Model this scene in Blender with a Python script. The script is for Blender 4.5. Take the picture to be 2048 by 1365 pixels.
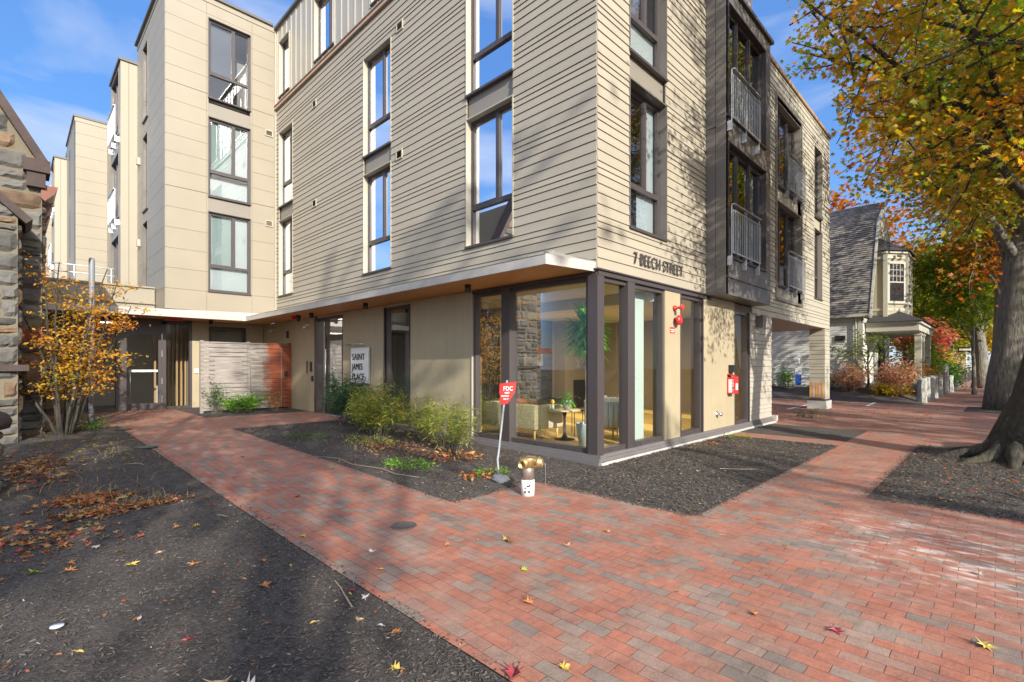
import bpy, math, random
import numpy as np
from mathutils import Vector, Matrix
R = math.radians
rnd = random.Random(7)
for o in list(bpy.data.objects): bpy.data.objects.remove(o)
scn = bpy.context.scene
col = scn.collection

# ---------------------------------------------------------------- camera
CAMX, CAMY, CAMZ = -6.608, -4.608, 1.6
FX, FY = 0.7114, 0.7028            # viewing direction (level camera)
cd = bpy.data.cameras.new('camera'); cam = bpy.data.objects.new('camera', cd); col.objects.link(cam)
cam.location = (CAMX, CAMY, CAMZ)
cam.rotation_euler = (R(90), 0, math.atan2(FY, FX) - R(90))
cd.sensor_width = 36; cd.lens = 988/2048*36
cd.shift_y = 49.5/2048; cd.shift_x = 0
cd.clip_start = .05; cd.clip_end = 2000
scn.camera = cam
scn.render.resolution_x = 1024; scn.render.resolution_y = 682

# ---------------------------------------------------------------- light
SX, SY, SZ = .33, .944, -.44       # the way sunlight travels
w = bpy.data.worlds.new('World'); scn.world = w; w.use_nodes = True
nt = w.node_tree; nt.nodes.clear()
el = math.atan2(.44, 1.0)
sky = nt.nodes.new('ShaderNodeTexSky'); sky.sky_type = 'NISHITA'; sky.sun_disc = False
sky.sun_elevation = el
sky.sun_rotation = math.atan2(-SX, -SY)      # Blender: 0 = +Y, clockwise
sky.air_density = 1.0; sky.dust_density = .3; sky.ozone_density = 2.5; sky.altitude = 50
hs = nt.nodes.new('ShaderNodeHueSaturation'); hs.inputs['Saturation'].default_value = 1.3; hs.inputs['Value'].default_value = .92
bg = nt.nodes.new('ShaderNodeBackground'); bg.inputs['Strength'].default_value = .15
ow = nt.nodes.new('ShaderNodeOutputWorld')
# thin clouds drawn in the direction of the sky
tc = nt.nodes.new('ShaderNodeTexCoord')
mp = nt.nodes.new('ShaderNodeMapping'); mp.inputs['Scale'].default_value = (1.6, 1.6, 6.5); mp.inputs['Rotation'].default_value = (R(6), R(-9), R(30)); mp.inputs['Location'].default_value = (.4, 0, 1.35)
ns = nt.nodes.new('ShaderNodeTexNoise'); ns.inputs['Scale'].default_value = 1.15; ns.inputs['Detail'].default_value = 7; ns.inputs['Roughness'].default_value = .52; ns.inputs['Distortion'].default_value = .5
rp = nt.nodes.new('ShaderNodeValToRGB'); rp.color_ramp.elements[0].position = .49; rp.color_ramp.elements[1].position = .70
rp.color_ramp.elements[0].color = (0, 0, 0, 1); rp.color_ramp.elements[1].color = (.7, .7, .7, 1)
mx = nt.nodes.new('ShaderNodeMix'); mx.data_type = 'RGBA'; mx.inputs['B'].default_value = (2.2, 2.4, 2.85, 1)
L = nt.links.new
L(tc.outputs['Generated'], mp.inputs['Vector']); L(mp.outputs[0], ns.inputs['Vector']); L(ns.outputs['Fac'], rp.inputs[0])
sx_ = nt.nodes.new('ShaderNodeSeparateXYZ'); gr_ = nt.nodes.new('ShaderNodeValToRGB'); mg_ = nt.nodes.new('ShaderNodeMix'); mg_.data_type = 'RGBA'; mg_.inputs['Factor'].default_value = .75
for i_, (p_, c_) in enumerate([(0, (1.55, 1.95, 2.75)), (.35, (.72, 1.28, 2.65)), (1, (.38, .85, 2.2))]):
    if i_ == 2: gr_.color_ramp.elements.new(.35)
gr_.color_ramp.elements[0].position = 0; gr_.color_ramp.elements[1].position = .35; gr_.color_ramp.elements[2].position = 1
for i_, c_ in enumerate([(.90, 1.38, 2.35), (.46, .96, 2.2), (.30, .70, 1.95)]): gr_.color_ramp.elements[i_].color = (*c_, 1)
L(tc.outputs['Generated'], sx_.inputs[0]); L(sx_.outputs['Z'], gr_.inputs[0]); L(gr_.outputs[0], mg_.inputs['B'])
L(sky.outputs[0], hs.inputs['Color']); L(hs.outputs[0], mg_.inputs['A']); 
# broad warm glow added to the sky on the sun's side, fills the shade
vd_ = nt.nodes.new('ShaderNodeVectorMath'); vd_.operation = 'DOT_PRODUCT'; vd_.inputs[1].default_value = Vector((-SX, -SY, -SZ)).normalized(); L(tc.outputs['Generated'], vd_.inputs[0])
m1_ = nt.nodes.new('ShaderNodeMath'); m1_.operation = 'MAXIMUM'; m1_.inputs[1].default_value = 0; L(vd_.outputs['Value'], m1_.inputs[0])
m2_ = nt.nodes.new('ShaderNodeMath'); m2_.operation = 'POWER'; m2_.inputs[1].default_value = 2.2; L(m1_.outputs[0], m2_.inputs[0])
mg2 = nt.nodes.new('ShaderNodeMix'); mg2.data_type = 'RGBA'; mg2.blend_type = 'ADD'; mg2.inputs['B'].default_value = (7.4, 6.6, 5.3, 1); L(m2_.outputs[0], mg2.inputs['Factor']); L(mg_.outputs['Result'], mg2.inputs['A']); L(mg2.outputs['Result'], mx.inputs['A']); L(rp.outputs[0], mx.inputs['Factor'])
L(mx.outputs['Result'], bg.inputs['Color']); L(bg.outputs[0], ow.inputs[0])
sd = bpy.data.lights.new('sun', 'SUN'); so = bpy.data.objects.new('sun', sd); col.objects.link(so)
sd.energy = 3.1; sd.angle = R(.6); sd.color = (1, .93, .82)
so.rotation_euler = Vector((SX, SY, SZ)).to_track_quat('-Z', 'Y').to_euler()
scn.view_settings.view_transform = 'Standard'; scn.view_settings.look = 'None'
scn.view_settings.exposure = 1.28; scn.view_settings.gamma = 1

# ---------------------------------------------------------------- materials
MATS = {}
def M(name, c=(.5, .5, .5), rough=.6, metal=0, var=0, vs=3, bump=0, bs=40, spec=.5, rnd_isl=0, dirt=0, stretch=None):
    if name in MATS: return MATS[name]
    m = bpy.data.materials.new(name); m.use_nodes = True; MATS[name] = m
    n = m.node_tree.nodes; l = m.node_tree.links.new; b = n['Principled BSDF']
    b.inputs['Base Color'].default_value = (*c, 1); b.inputs['Roughness'].default_value = rough
    b.inputs['Metallic'].default_value = metal; b.inputs['Specular IOR Level'].default_value = spec
    if var or bump or rnd_isl or dirt:
        t = n.new('ShaderNodeTexCoord'); src = t.outputs['Object']
        if stretch:
            mm = n.new('ShaderNodeMapping'); mm.inputs['Scale'].default_value = stretch; l(src, mm.inputs[0]); src = mm.outputs[0]
        if var or rnd_isl or dirt:
            h = n.new('ShaderNodeHueSaturation'); h.inputs['Color'].default_value = (*c, 1)
            val = n.new('ShaderNodeValue'); val.outputs[0].default_value = 1; vo = val.outputs[0]
            def addv(out, amt):
                nonlocal vo
                r = n.new('ShaderNodeMapRange'); r.inputs['From Min'].default_value = .25 if out.name != 'Random Per Island' else 0
                r.inputs['From Max'].default_value = .75 if out.name != 'Random Per Island' else 1
                r.inputs['To Min'].default_value = 1-amt; r.inputs['To Max'].default_value = 1+amt
                l(out, r.inputs['Value']); q = n.new('ShaderNodeMath'); q.operation = 'MULTIPLY'; l(r.outputs[0], q.inputs[0]); l(vo, q.inputs[1]); vo = q.outputs[0]
            if var:
                x = n.new('ShaderNodeTexNoise'); x.inputs['Scale'].default_value = vs; x.inputs['Detail'].default_value = 5; l(src, x.inputs['Vector']); addv(x.outputs['Fac'], var)
            if dirt:
                x = n.new('ShaderNodeTexNoise'); x.inputs['Scale'].default_value = .7; x.inputs['Detail'].default_value = 8; x.inputs['Roughness'].default_value = .7; l(src, x.inputs['Vector']); addv(x.outputs['Fac'], dirt)
            if rnd_isl:
                g = n.new('ShaderNodeNewGeometry'); addv(g.outputs['Random Per Island'], rnd_isl)
            l(vo, h.inputs['Value']); l(h.outputs[0], b.inputs['Base Color'])
        if bump:
            x = n.new('ShaderNodeTexNoise'); x.inputs['Scale'].default_value = bs; x.inputs['Detail'].default_value = 6; l(src, x.inputs['Vector'])
            bp = n.new('ShaderNodeBump'); bp.inputs['Strength'].default_value = bump; bp.inputs['Distance'].default_value = .02
            l(x.outputs['Fac'], bp.inputs['Height']); l(bp.outputs[0], b.inputs['Normal'])
    return m

def glass(name, ior, tint, boost=1.0, rough=0.0, wob=0):
    m = bpy.data.materials.new(name); m.use_nodes = True; MATS[name] = m
    n = m.node_tree.nodes; l = m.node_tree.links.new; n.clear()
    o = n.new('ShaderNodeOutputMaterial'); t = n.new('ShaderNodeBsdfTransparent'); t.inputs[0].default_value = (*tint, 1)
    g = n.new('ShaderNodeBsdfGlossy'); g.inputs['Roughness'].default_value = rough; g.inputs['Color'].default_value = (.93, .96, 1, 1)
    f = n.new('ShaderNodeFresnel'); f.inputs['IOR'].default_value = ior
    k = n.new('ShaderNodeMath'); k.operation = 'MULTIPLY'; k.use_clamp = True; k.inputs[1].default_value = boost
    x = n.new('ShaderNodeMixShader'); l(f.outputs[0], k.inputs[0]); l(k.outputs[0], x.inputs[0]); l(t.outputs[0], x.inputs[1]); l(g.outputs[0], x.inputs[2]); l(x.outputs[0], o.inputs[0])
    if wob:
        tcn = n.new('ShaderNodeTexCoord'); ns_ = n.new('ShaderNodeTexNoise'); ns_.inputs['Scale'].default_value = 1.1; bp = n.new('ShaderNodeBump'); bp.inputs['Strength'].default_value = wob; bp.inputs['Distance'].default_value = .02
        l(tcn.outputs['Object'], ns_.inputs['Vector']); l(ns_.outputs['Fac'], bp.inputs['Height']); l(bp.outputs[0], g.inputs['Normal'])
    return m
glass('window_glass', 1.75, (.78, .82, .86), 1.35, wob=.06)
glass('shop_glass', 1.5, (.97, .98, .97), .5, wob=.05)

def emis(name, c, s):
    m = bpy.data.materials.new(name); m.use_nodes = True; MATS[name] = m
    b = m.node_tree.nodes['Principled BSDF']; b.inputs['Emission Color'].default_value = (*c, 1); b.inputs['Emission Strength'].default_value = s; b.inputs['Base Color'].default_value = (*c, 1)
    return m
emis('lamp_panel', (1, .93, .8), 2.5)

def leafmat(name, cols, scale=.6, trans=.45, isl=.5):
    m = bpy.data.materials.new(name); m.use_nodes = True; MATS[name] = m
    n = m.node_tree.nodes; l = m.node_tree.links.new; n.clear()
    o = n.new('ShaderNodeOutputMaterial')
    d = n.new('ShaderNodeBsdfPrincipled'); d.inputs['Roughness'].default_value = .5; d.inputs['Specular IOR Level'].default_value = .35
    t = n.new('ShaderNodeBsdfTranslucent'); x = n.new('ShaderNodeMixShader'); x.inputs[0].default_value = trans
    tcn = n.new('ShaderNodeTexCoord'); nz = n.new('ShaderNodeTexNoise'); nz.inputs['Scale'].default_value = scale; nz.inputs['Detail'].default_value = 3
    l(tcn.outputs['Object'], nz.inputs['Vector'])
    g = n.new('ShaderNodeNewGeometry')
    a = n.new('ShaderNodeMapRange'); a.inputs['From Min'].default_value = .3; a.inputs['From Max'].default_value = .7; a.clamp = True; l(nz.outputs['Fac'], a.inputs['Value'])
    mixv = n.new('ShaderNodeMix'); mixv.data_type = 'FLOAT'; mixv.inputs[0].default_value = isl
    l(a.outputs[0], mixv.inputs[2]); l(g.outputs['Random Per Island'], mixv.inputs[3])
    r = n.new('ShaderNodeValToRGB'); e = r.color_ramp.elements
    while len(e) < len(cols): e.new(.5)
    for i, c in enumerate(cols): e[i].position = .12+.76*i/(len(cols)-1); e[i].color = (*c, 1)
    l(mixv.outputs[0], r.inputs[0]); l(r.outputs[0], d.inputs['Base Color'])
    h = n.new('ShaderNodeHueSaturation'); h.inputs['Value'].default_value = 1.5; h.inputs['Saturation'].default_value = 1.1; l(r.outputs[0], h.inputs['Color']); l(h.outputs[0], t.inputs[0])
    l(d.outputs[0], x.inputs[1]); l(t.outputs[0], x.inputs[2]); l(x.outputs[0], o.inputs[0])
    return m

# ---------------------------------------------------------------- mesh helpers
class Frame:
    def __init__(s, ox, oy, ux, uy, nx, ny): s.o = (ox, oy); s.u = (ux, uy); s.n = (nx, ny)
    def p(s, a, z, d): return (s.o[0]+s.u[0]*a+s.n[0]*d, s.o[1]+s.u[1]*a+s.n[1]*d, z)
FL = Frame(0, 0, 0, 1, -1, 0)        # long facade facing the walkway
FR = Frame(0, 0, 1, 0, 0, -1)        # street facade
FW = Frame(0, 13.73, 1, 0, 0, -1)    # front of the wing
FS = Frame(-3.29, 0, 0, 1, -1, 0)    # side of the wing
FG = Frame(0, 15.03, 1, 0, 0, -1)    # recessed ground floor under the wing

class MB:
    def __init__(s): s.v = []; s.f = []; s.m = []; s.sm = []
    def add(s, vs, fs, mi=0, smooth=False):
        b = len(s.v); s.v += [tuple(v) for v in vs]
        for f in fs: s.f.append(tuple(i+b for i in f)); s.m.append(mi); s.sm.append(smooth)
    def box(s, x0, x1, y0, y1, z0, z1, mi=0, rot=0, piv=None):
        x0, x1 = min(x0, x1), max(x0, x1); y0, y1 = min(y0, y1), max(y0, y1)
        vs = [(x0, y0, z0), (x1, y0, z0), (x1, y1, z0), (x0, y1, z0), (x0, y0, z1), (x1, y0, z1), (x1, y1, z1), (x0, y1, z1)]
        if rot:
            px, py = piv if piv else ((x0+x1)/2, (y0+y1)/2); c_, s_ = math.cos(rot), math.sin(rot)
            vs = [(px+(x-px)*c_-(y-py)*s_, py+(x-px)*s_+(y-py)*c_, z) for x, y, z in vs]
        s.add(vs, [(3, 2, 1, 0), (4, 5, 6, 7), (0, 1, 5, 4), (1, 2, 6, 5), (2, 3, 7, 6), (3, 0, 4, 7)], mi)
        return s
    def fb(s, fr, s0, s1, z0, z1, d0, d1, mi=0):
        a = fr.p(s0, z0, d0); b = fr.p(s1, z1, d1); return s.box(a[0], b[0], a[1], b[1], z0, z1, mi)
    def quad(s, a, b, c, d, mi=0): s.add([a, b, c, d], [(0, 1, 2, 3)], mi); return s
    def fq(s, fr, s0, s1, z0, z1, d, mi=0): return s.quad(fr.p(s0, z0, d), fr.p(s1, z0, d), fr.p(s1, z1, d), fr.p(s0, z1, d), mi)
    def tube(s, pts, rad, n=8, mi=0, cap=True):
        pts = [Vector(p) for p in pts]; k = len(pts)
        if not hasattr(rad, '__len__'): rad = [rad]*k
        vs = []; fs = []; up = Vector((0, 0, 1)) if abs((pts[-1]-pts[0]).normalized().z) < .9 else Vector((1, 0, 0))
        for i in range(k):
            t = (pts[min(i+1, k-1)]-pts[max(i-1, 0)]).normalized(); a = t.cross(up).normalized(); b = a.cross(t)
            for j in range(n):
                q = 2*math.pi*j/n; vs.append(pts[i]+(a*math.cos(q)+b*math.sin(q))*rad[i])
        for i in range(k-1):
            for j in range(n): fs.append((i*n+j, i*n+(j+1) % n, (i+1)*n+(j+1) % n, (i+1)*n+j))
        if cap: fs.append(tuple(range(n-1, -1, -1))); fs.append(tuple((k-1)*n+j for j in range(n)))
        s.add(vs, fs, mi, n > 5); return s
    def lathe(s, cx, cy, prof, n=16, mi=0, M4=None):
        vs = []; fs = []
        for r, z in prof:
            for j in range(n): q = 2*math.pi*j/n; vs.append(Vector((cx+r*math.cos(q), cy+r*math.sin(q), z)))
        if M4: vs = [M4 @ v for v in vs]
        k = len(prof)
        for i in range(k-1):
            for j in range(n): fs.append((i*n+j, i*n+(j+1) % n, (i+1)*n+(j+1) % n, (i+1)*n+j))
        fs.append(tuple(range(n-1, -1, -1))); fs.append(tuple((k-1)*n+j for j in range(n)))
        s.add(vs, fs, mi, True); return s
    def prism(s, pts, d, mi=0):      # pts: closed 3-D polygon, d: extrusion vector
        k = len(pts); d = Vector(d); a = [Vector(p) for p in pts]; b = [p+d for p in a]
        fs = [tuple(range(k)), tuple(range(2*k-1, k-1, -1))]+[(i, k+i, k+(i+1) % k, (i+1) % k) for i in range(k)]
        s.add(a+b, fs, mi); return s
    def build(s, name, mats, parent=None, bevel=0):
        me = bpy.data.meshes.new(name); me.from_pydata(s.v, [], s.f)
        if not isinstance(mats, (list, tuple)): mats = [mats]
        for m in mats: me.materials.append(MATS[m] if isinstance(m, str) else m)
        me.polygons.foreach_set('material_index', s.m); me.polygons.foreach_set('use_smooth', s.sm); me.update()
        o = bpy.data.objects.new(name, me); col.objects.link(o)
        if parent:
            o.parent = parent; wl = WL(parent)
            me.transform(Matrix.Translation(-wl))
        if bevel:
            b = o.modifiers.new('b', 'BEVEL'); b.width = bevel; b.segments = 2; b.limit_method = 'ANGLE'
        return o
def WL(o):
    v = Vector((0, 0, 0))
    while o: v = v+Vector(o.location); o = o.parent
    return v
def tag(o, label=None, cat=None, group=None, kind=None):
    if label: o['label'] = label
    if cat: o['category'] = cat
    if group: o['group'] = group
    if kind: o['kind'] = kind
    return o
def thing(name, label, cat, loc=(0, 0, 0), group=None):
    o = bpy.data.objects.new(name, None); col.objects.link(o); o.location = loc; o.empty_display_size = .2
    return tag(o, label, cat, group)
def struct(name, mb, m): return tag(mb.build(name, m), kind='structure')
def copy_tree(o, parent=None):
    c = o.copy(); col.objects.link(c); c.parent = parent
    for ch in [x for x in KIDS(o)]: copy_tree(ch, c)
    return c
def KIDS(o): return [x for x in bpy.data.objects if x.parent == o and x != o]

def cells(s0, s1, z0, z1, holes):
    zs = sorted({z0, z1} | {h[2] for h in holes if z0 < h[2] < z1} | {h[3] for h in holes if z0 < h[3] < z1}); out = []
    for a, b in zip(zs, zs[1:]):
        m = (a+b)/2; hs_ = sorted((h[0], h[1]) for h in holes if h[2] < m < h[3] and h[1] > s0 and h[0] < s1); x = s0
        for p, q in hs_:
            if p > x: out.append((x, p, a, b))
            x = max(x, q)
        if x < s1: out.append((x, s1, a, b))
    return out
BPAT = [.178, .178, .153, .153, .105, .105]
def siding(mb, fr, s0, s1, z0, z1, holes, start=0, lap=.015, gap=.009, pat=None, base=0):
    pat = pat or BPAT; z = z0; i = start
    while z < z1-.03:
        h = pat[i % len(pat)]; zt = min(z+h, z1); i += 1
        cl_ = []
        for (a, b, p, q) in cells(s0, s1, z, zt-gap, holes):
            while b-a > 3.9: L_ = rnd.uniform(2.2, 3.6); cl_.append((a, a+L_, p, q)); a += L_+.004
            cl_.append((a, b, p, q))
        for (a, b, p, q) in cl_:
            H = zt-gap-z; o = lambda zz: base+lap*(1-(zz-z)/H)+.003
            A, B, C, D = fr.p(a, p, o(p)), fr.p(b, p, o(p)), fr.p(b, q, o(q)), fr.p(a, q, o(q))
            E_, F_ = fr.p(a, p, base-.02), fr.p(b, p, base-.02); G_, H_ = fr.p(b, q, base-.02), fr.p(a, q, base-.02)
            mb.add([A, B, C, D, E_, F_, G_, H_], [(0, 1, 2, 3), (4, 5, 1, 0), (0, 3, 7, 4), (1, 5, 6, 2), (3, 2, 6, 7)])
        z = zt

def arr_mesh(name, V, F_sizes, F_idx, mat, parent=None):
    me = bpy.data.meshes.new(name); me.vertices.add(len(V)); me.vertices.foreach_set('co', V.astype(np.float32).ravel())
    me.loops.add(len(F_idx)); me.loops.foreach_set('vertex_index', F_idx.astype(np.int32))
    me.polygons.add(len(F_sizes)); st = np.zeros(len(F_sizes), np.int32); st[1:] = np.cumsum(F_sizes)[:-1]
    me.polygons.foreach_set('loop_start', st); me.polygons.foreach_set('loop_total', F_sizes.astype(np.int32))
    me.update(calc_edges=True); me.validate()
    me.materials.append(MATS[mat]); o = bpy.data.objects.new(name, me); col.objects.link(o)
    if parent: o.parent = parent; me.transform(Matrix.Translation(-WL(parent)))
    return o
# flat leaf outlines (x along the leaf, y across)
def star_leaf(lobes=7):
    pts = []
    for i in range(lobes):
        a = math.pi*(i-(lobes-1)/2)/(lobes-1)*1.45; r = .62-.10*abs(i-(lobes-1)/2)/2
        pts.append((.42+r*math.cos(a)*.95, r*math.sin(a)))
        if i < lobes-1:
            a2 = math.pi*(i+.5-(lobes-1)/2)/(lobes-1)*1.45; pts.append((.40+.20*math.cos(a2), .20*math.sin(a2)))
    return [(0, -.03)]+pts+[(0, .03)]
LEAF = {'star': star_leaf(7), 'star5': star_leaf(5),
        'oval': [(0, 0), (.3, .2), (.65, .2), (1, 0), (.65, -.2), (.3, -.2)],
        'lance': [(0, 0), (.35, .075), (1, 0), (.35, -.075)],
        'shred': [(0, 0), (.3, .14), (.8, .12), (1, .02), (.7, -.12), (.2, -.10)],
        'diam': [(0, 0), (.45, .32), (1, .02), (.5, -.3)]}
def leaves(name, P, size, shape, mat, parent=None, seed=1, droop=.35, flat=.0, dirs=None, cup=.12, sv=.35):
    """P: Nx3 positions; each leaf its own little folded face"""
    g = np.random.default_rng(seed); N = len(P); L0 = np.array(LEAF[shape]); K = len(L0)
    yaw = g.uniform(0, 2*np.pi, N)
    if dirs is None: D = np.stack([np.cos(yaw), np.sin(yaw), g.normal(-droop, .45*(1-flat)+.02, N)], 1)
    else: D = dirs+g.normal(0, .25, (N, 3))
    D /= np.linalg.norm(D, axis=1)[:, None]
    up = np.stack([g.normal(0, .75*(1-flat)+.03, N), g.normal(0, .75*(1-flat)+.03, N), np.ones(N)], 1)
    S = np.cross(up, D); S /= np.linalg.norm(S, axis=1)[:, None]+1e-9; Nn = np.cross(D, S)
    sz = size*g.uniform(1-sv, 1+sv, N)
    V = P[:, None, :]+(D[:, None, :]*L0[None, :, 0:1]+S[:, None, :]*L0[None, :, 1:2]+Nn[:, None, :]*(cup*(np.abs(L0[None, :, 1:2])*2-L0[None, :, 0:1]**2)))*sz[:, None, None]
    V = V.reshape(-1, 3); idx = np.arange(N*K); return arr_mesh(name, V, np.full(N, K), idx, mat, parent)

def gz(a, b): return .0155*max(0., min(11., b)) if a < 3 else 0.
# ================================================================ ground
def brickmat(name, swap=True, stain=True, off=(0, 0, 0)):
    m = bpy.data.materials.new(name); m.use_nodes = True; MATS[name] = m
    n = m.node_tree.nodes; l = m.node_tree.links.new; b = n['Principled BSDF']
    t = n.new('ShaderNodeTexCoord'); sp = n.new('ShaderNodeSeparateXYZ'); cb = n.new('ShaderNodeCombineXYZ')
    # a little waviness so courses are not ruler straight
    wn = n.new('ShaderNodeTexNoise'); wn.inputs['Scale'].default_value = .9; wn.inputs['Detail'].default_value = 2; l(t.outputs['Object'], wn.inputs['Vector'])
    ws = n.new('ShaderNodeVectorMath'); ws.operation = 'MULTIPLY_ADD'; ws.inputs[1].default_value = (.05, .05, 0); l(wn.outputs['Color'], ws.inputs[0]); vo_ = n.new('ShaderNodeVectorMath'); vo_.operation = 'ADD'; vo_.inputs[1].default_value = off; l(t.outputs['Object'], vo_.inputs[0]); l(vo_.outputs[0], ws.inputs[2])
    l(ws.outputs[0], sp.inputs[0])
    l(sp.outputs['Y' if swap else 'X'], cb.inputs[0]); l(sp.outputs['X' if swap else 'Y'], cb.inputs[1])
    br = n.new('ShaderNodeTexBrick'); br.inputs['Color1'].default_value = (0, 0, 0, 1); br.inputs['Color2'].default_value = (1, 1, 1, 1); br.inputs['Mortar'].default_value = (.5, .5, .5, 1)
    br.inputs['Scale'].default_value = 1; br.inputs['Brick Width'].default_value = .203; br.inputs['Row Height'].default_value = .1; br.inputs['Mortar Size'].default_value = .0021; br.inputs['Mortar Smooth'].default_value = .3; br.inputs['Bias'].default_value = 0
    br.offset = .45; br.offset_frequency = 2; l(cb.outputs[0], br.inputs['Vector'])
    r = n.new('ShaderNodeValToRGB'); r.color_ramp.interpolation = 'LINEAR'; e = r.color_ramp.elements
    cols = [(0, (.15, .135, .12)), (.10, (.22, .175, .14)), (.2, (.28, .14, .10)), (.4, (.37, .125, .075)), (.62, (.33, .105, .065)), (.8, (.29, .13, .095)), (.92, (.26, .19, .15)), (1, (.17, .155, .135))]
    while len(e) < len(cols): e.new(.5)
    for i, (p, c) in enumerate(cols): e[i].position = p; e[i].color = (*c, 1)
    l(br.outputs['Color'], r.inputs[0])
    # broad wear, fine grain
    n1 = n.new('ShaderNodeTexNoise'); n1.inputs['Scale'].default_value = .8; n1.inputs['Detail'].default_value = 9; n1.inputs['Roughness'].default_value = .72; l(t.outputs['Object'], n1.inputs['Vector'])
    n2 = n.new('ShaderNodeTexNoise'); n2.inputs['Scale'].default_value = 55; n2.inputs['Detail'].default_value = 5; n2.inputs['Roughness'].default_value = .7; l(t.outputs['Object'], n2.inputs['Vector'])
    def mr(o, a, c): q = n.new('ShaderNodeMapRange'); q.inputs[1].default_value = .3; q.inputs[2].default_value = .7; q.inputs[3].default_value = a; q.inputs[4].default_value = c; l(o, q.inputs[0]); return q.outputs[0]
    mu = n.new('ShaderNodeMath'); mu.operation = 'MULTIPLY'; l(mr(n1.outputs['Fac'], .8, 1.15), mu.inputs[0]); l(mr(n2.outputs['Fac'], .84, 1.14), mu.inputs[1])
    h = n.new('ShaderNodeHueSaturation'); l(r.outputs[0], h.inputs['Color']); l(mu.outputs[0], h.inputs['Value'])
    dustn = n.new('ShaderNodeTexNoise'); dustn.inputs['Scale'].default_value = 2.3; dustn.inputs['Detail'].default_value = 8; dustn.inputs['Roughness'].default_value = .65; l(t.outputs['Object'], dustn.inputs['Vector'])
    dm = n.new('ShaderNodeMix'); dm.data_type = 'RGBA'; dm.inputs['B'].default_value = (.42, .27, .195, 1)
    l(mr(dustn.outputs['Fac'], .04, .40), dm.inputs['Factor']); l(h.outputs[0], dm.inputs['A'])
    cur = dm.outputs['Result']
    if stain:   # pale mineral bloom on the bricks beside the tree bed
        vd = n.new('ShaderNodeVectorMath'); vd.operation = 'DISTANCE'; vd.inputs[1].default_value = (-.9, -4.5, 0); l(t.outputs['Object'], vd.inputs[0])
        v1 = n.new('ShaderNodeMapRange'); v1.inputs[1].default_value = 1.5; v1.inputs[2].default_value = .35; v1.inputs[3].default_value = 0; v1.inputs[4].default_value = 1; l(vd.outputs['Value'], v1.inputs[0])
        sn = n.new('ShaderNodeTexNoise'); sn.inputs['Scale'].default_value = 7; sn.inputs['Detail'].default_value = 6; sn.inputs['Roughness'].default_value = .6
        sm_ = n.new('ShaderNodeMapping'); sm_.inputs['Scale'].default_value = (1.6, .6, 1); l(t.outputs['Object'], sm_.inputs[0]); l(sm_.outputs[0], sn.inputs['Vector'])
        s2 = n.new('ShaderNodeMapRange'); s2.inputs[1].default_value = .5; s2.inputs[2].default_value = .68; l(sn.outputs['Fac'], s2.inputs[0])
        sm = n.new('ShaderNodeMath'); sm.operation = 'MULTIPLY'; l(v1.outputs[0], sm.inputs[0]); l(s2.outputs[0], sm.inputs[1])
        sx = n.new('ShaderNodeMix'); sx.data_type = 'RGBA'; sx.inputs['B'].default_value = (.75, .68, .62, 1)
        k = n.new('ShaderNodeMath'); k.operation = 'MULTIPLY'; k.inputs[1].default_value = .75; l(sm.outputs[0], k.inputs[0]); l(k.outputs[0], sx.inputs['Factor']); l(cur, sx.inputs['A']); cur = sx.outputs['Result']
    # blotches, tyre and leaf stains, dusty joints in places
    n3 = n.new('ShaderNodeTexNoise'); n3.inputs['Scale'].default_value = 9; n3.inputs['Detail'].default_value = 7; n3.inputs['Roughness'].default_value = .75; l(t.outputs['Object'], n3.inputs['Vector'])
    h3 = n.new('ShaderNodeHueSaturation'); l(cur, h3.inputs['Color']); l(mr(n3.outputs['Fac'], .80, 1.18), h3.inputs['Value']); cur = h3.outputs[0]
    n4 = n.new('ShaderNodeTexNoise'); n4.inputs['Scale'].default_value = 3.1; n4.inputs['Detail'].default_value = 9; n4.inputs['Roughness'].default_value = .8; l(t.outputs['Object'], n4.inputs['Vector'])
    st = n.new('ShaderNodeMapRange'); st.inputs[1].default_value = .60; st.inputs[2].default_value = .74; st.inputs[4].default_value = .42; l(n4.outputs['Fac'], st.inputs[0])
    sc = n.new('ShaderNodeMix'); sc.data_type = 'RGBA'; sc.inputs['B'].default_value = (.10, .075, .06, 1); l(st.outputs[0], sc.inputs['Factor']); l(cur, sc.inputs['A']); cur = sc.outputs['Result']
    mo = n.new('ShaderNodeMix'); mo.data_type = 'RGBA'; jr = n.new('ShaderNodeValToRGB'); jr.color_ramp.elements[0].position = .42; jr.color_ramp.elements[0].color = (.045, .03, .026, 1); jr.color_ramp.elements[1].position = .6; jr.color_ramp.elements[1].color = (.22, .14, .105, 1); l(dustn.outputs['Fac'], jr.inputs[0]); l(jr.outputs[0], mo.inputs['B']); l(br.outputs['Fac'], mo.inputs['Factor']); l(cur, mo.inputs['A'])
    l(mo.outputs['Result'], b.inputs['Base Color']); b.inputs['Roughness'].default_value = .78; b.inputs['Specular IOR Level'].default_value = .35
    hh = n.new('ShaderNodeMath'); hh.operation = 'MULTIPLY_ADD'; hh.inputs[1].default_value = -1.2; l(br.outputs['Fac'], hh.inputs[0]); l(n2.outputs['Fac'], hh.inputs[2])
    h2 = n.new('ShaderNodeMath'); h2.operation = 'MULTIPLY_ADD'; h2.inputs[1].default_value = .8; l(br.outputs['Color'], h2.inputs[0]); l(hh.outputs[0], h2.inputs[2])
    bp = n.new('ShaderNodeBump'); bp.inputs['Strength'].default_value = .6; bp.inputs['Distance'].default_value = .006; l(h2.outputs[0], bp.inputs['Height'])
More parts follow.
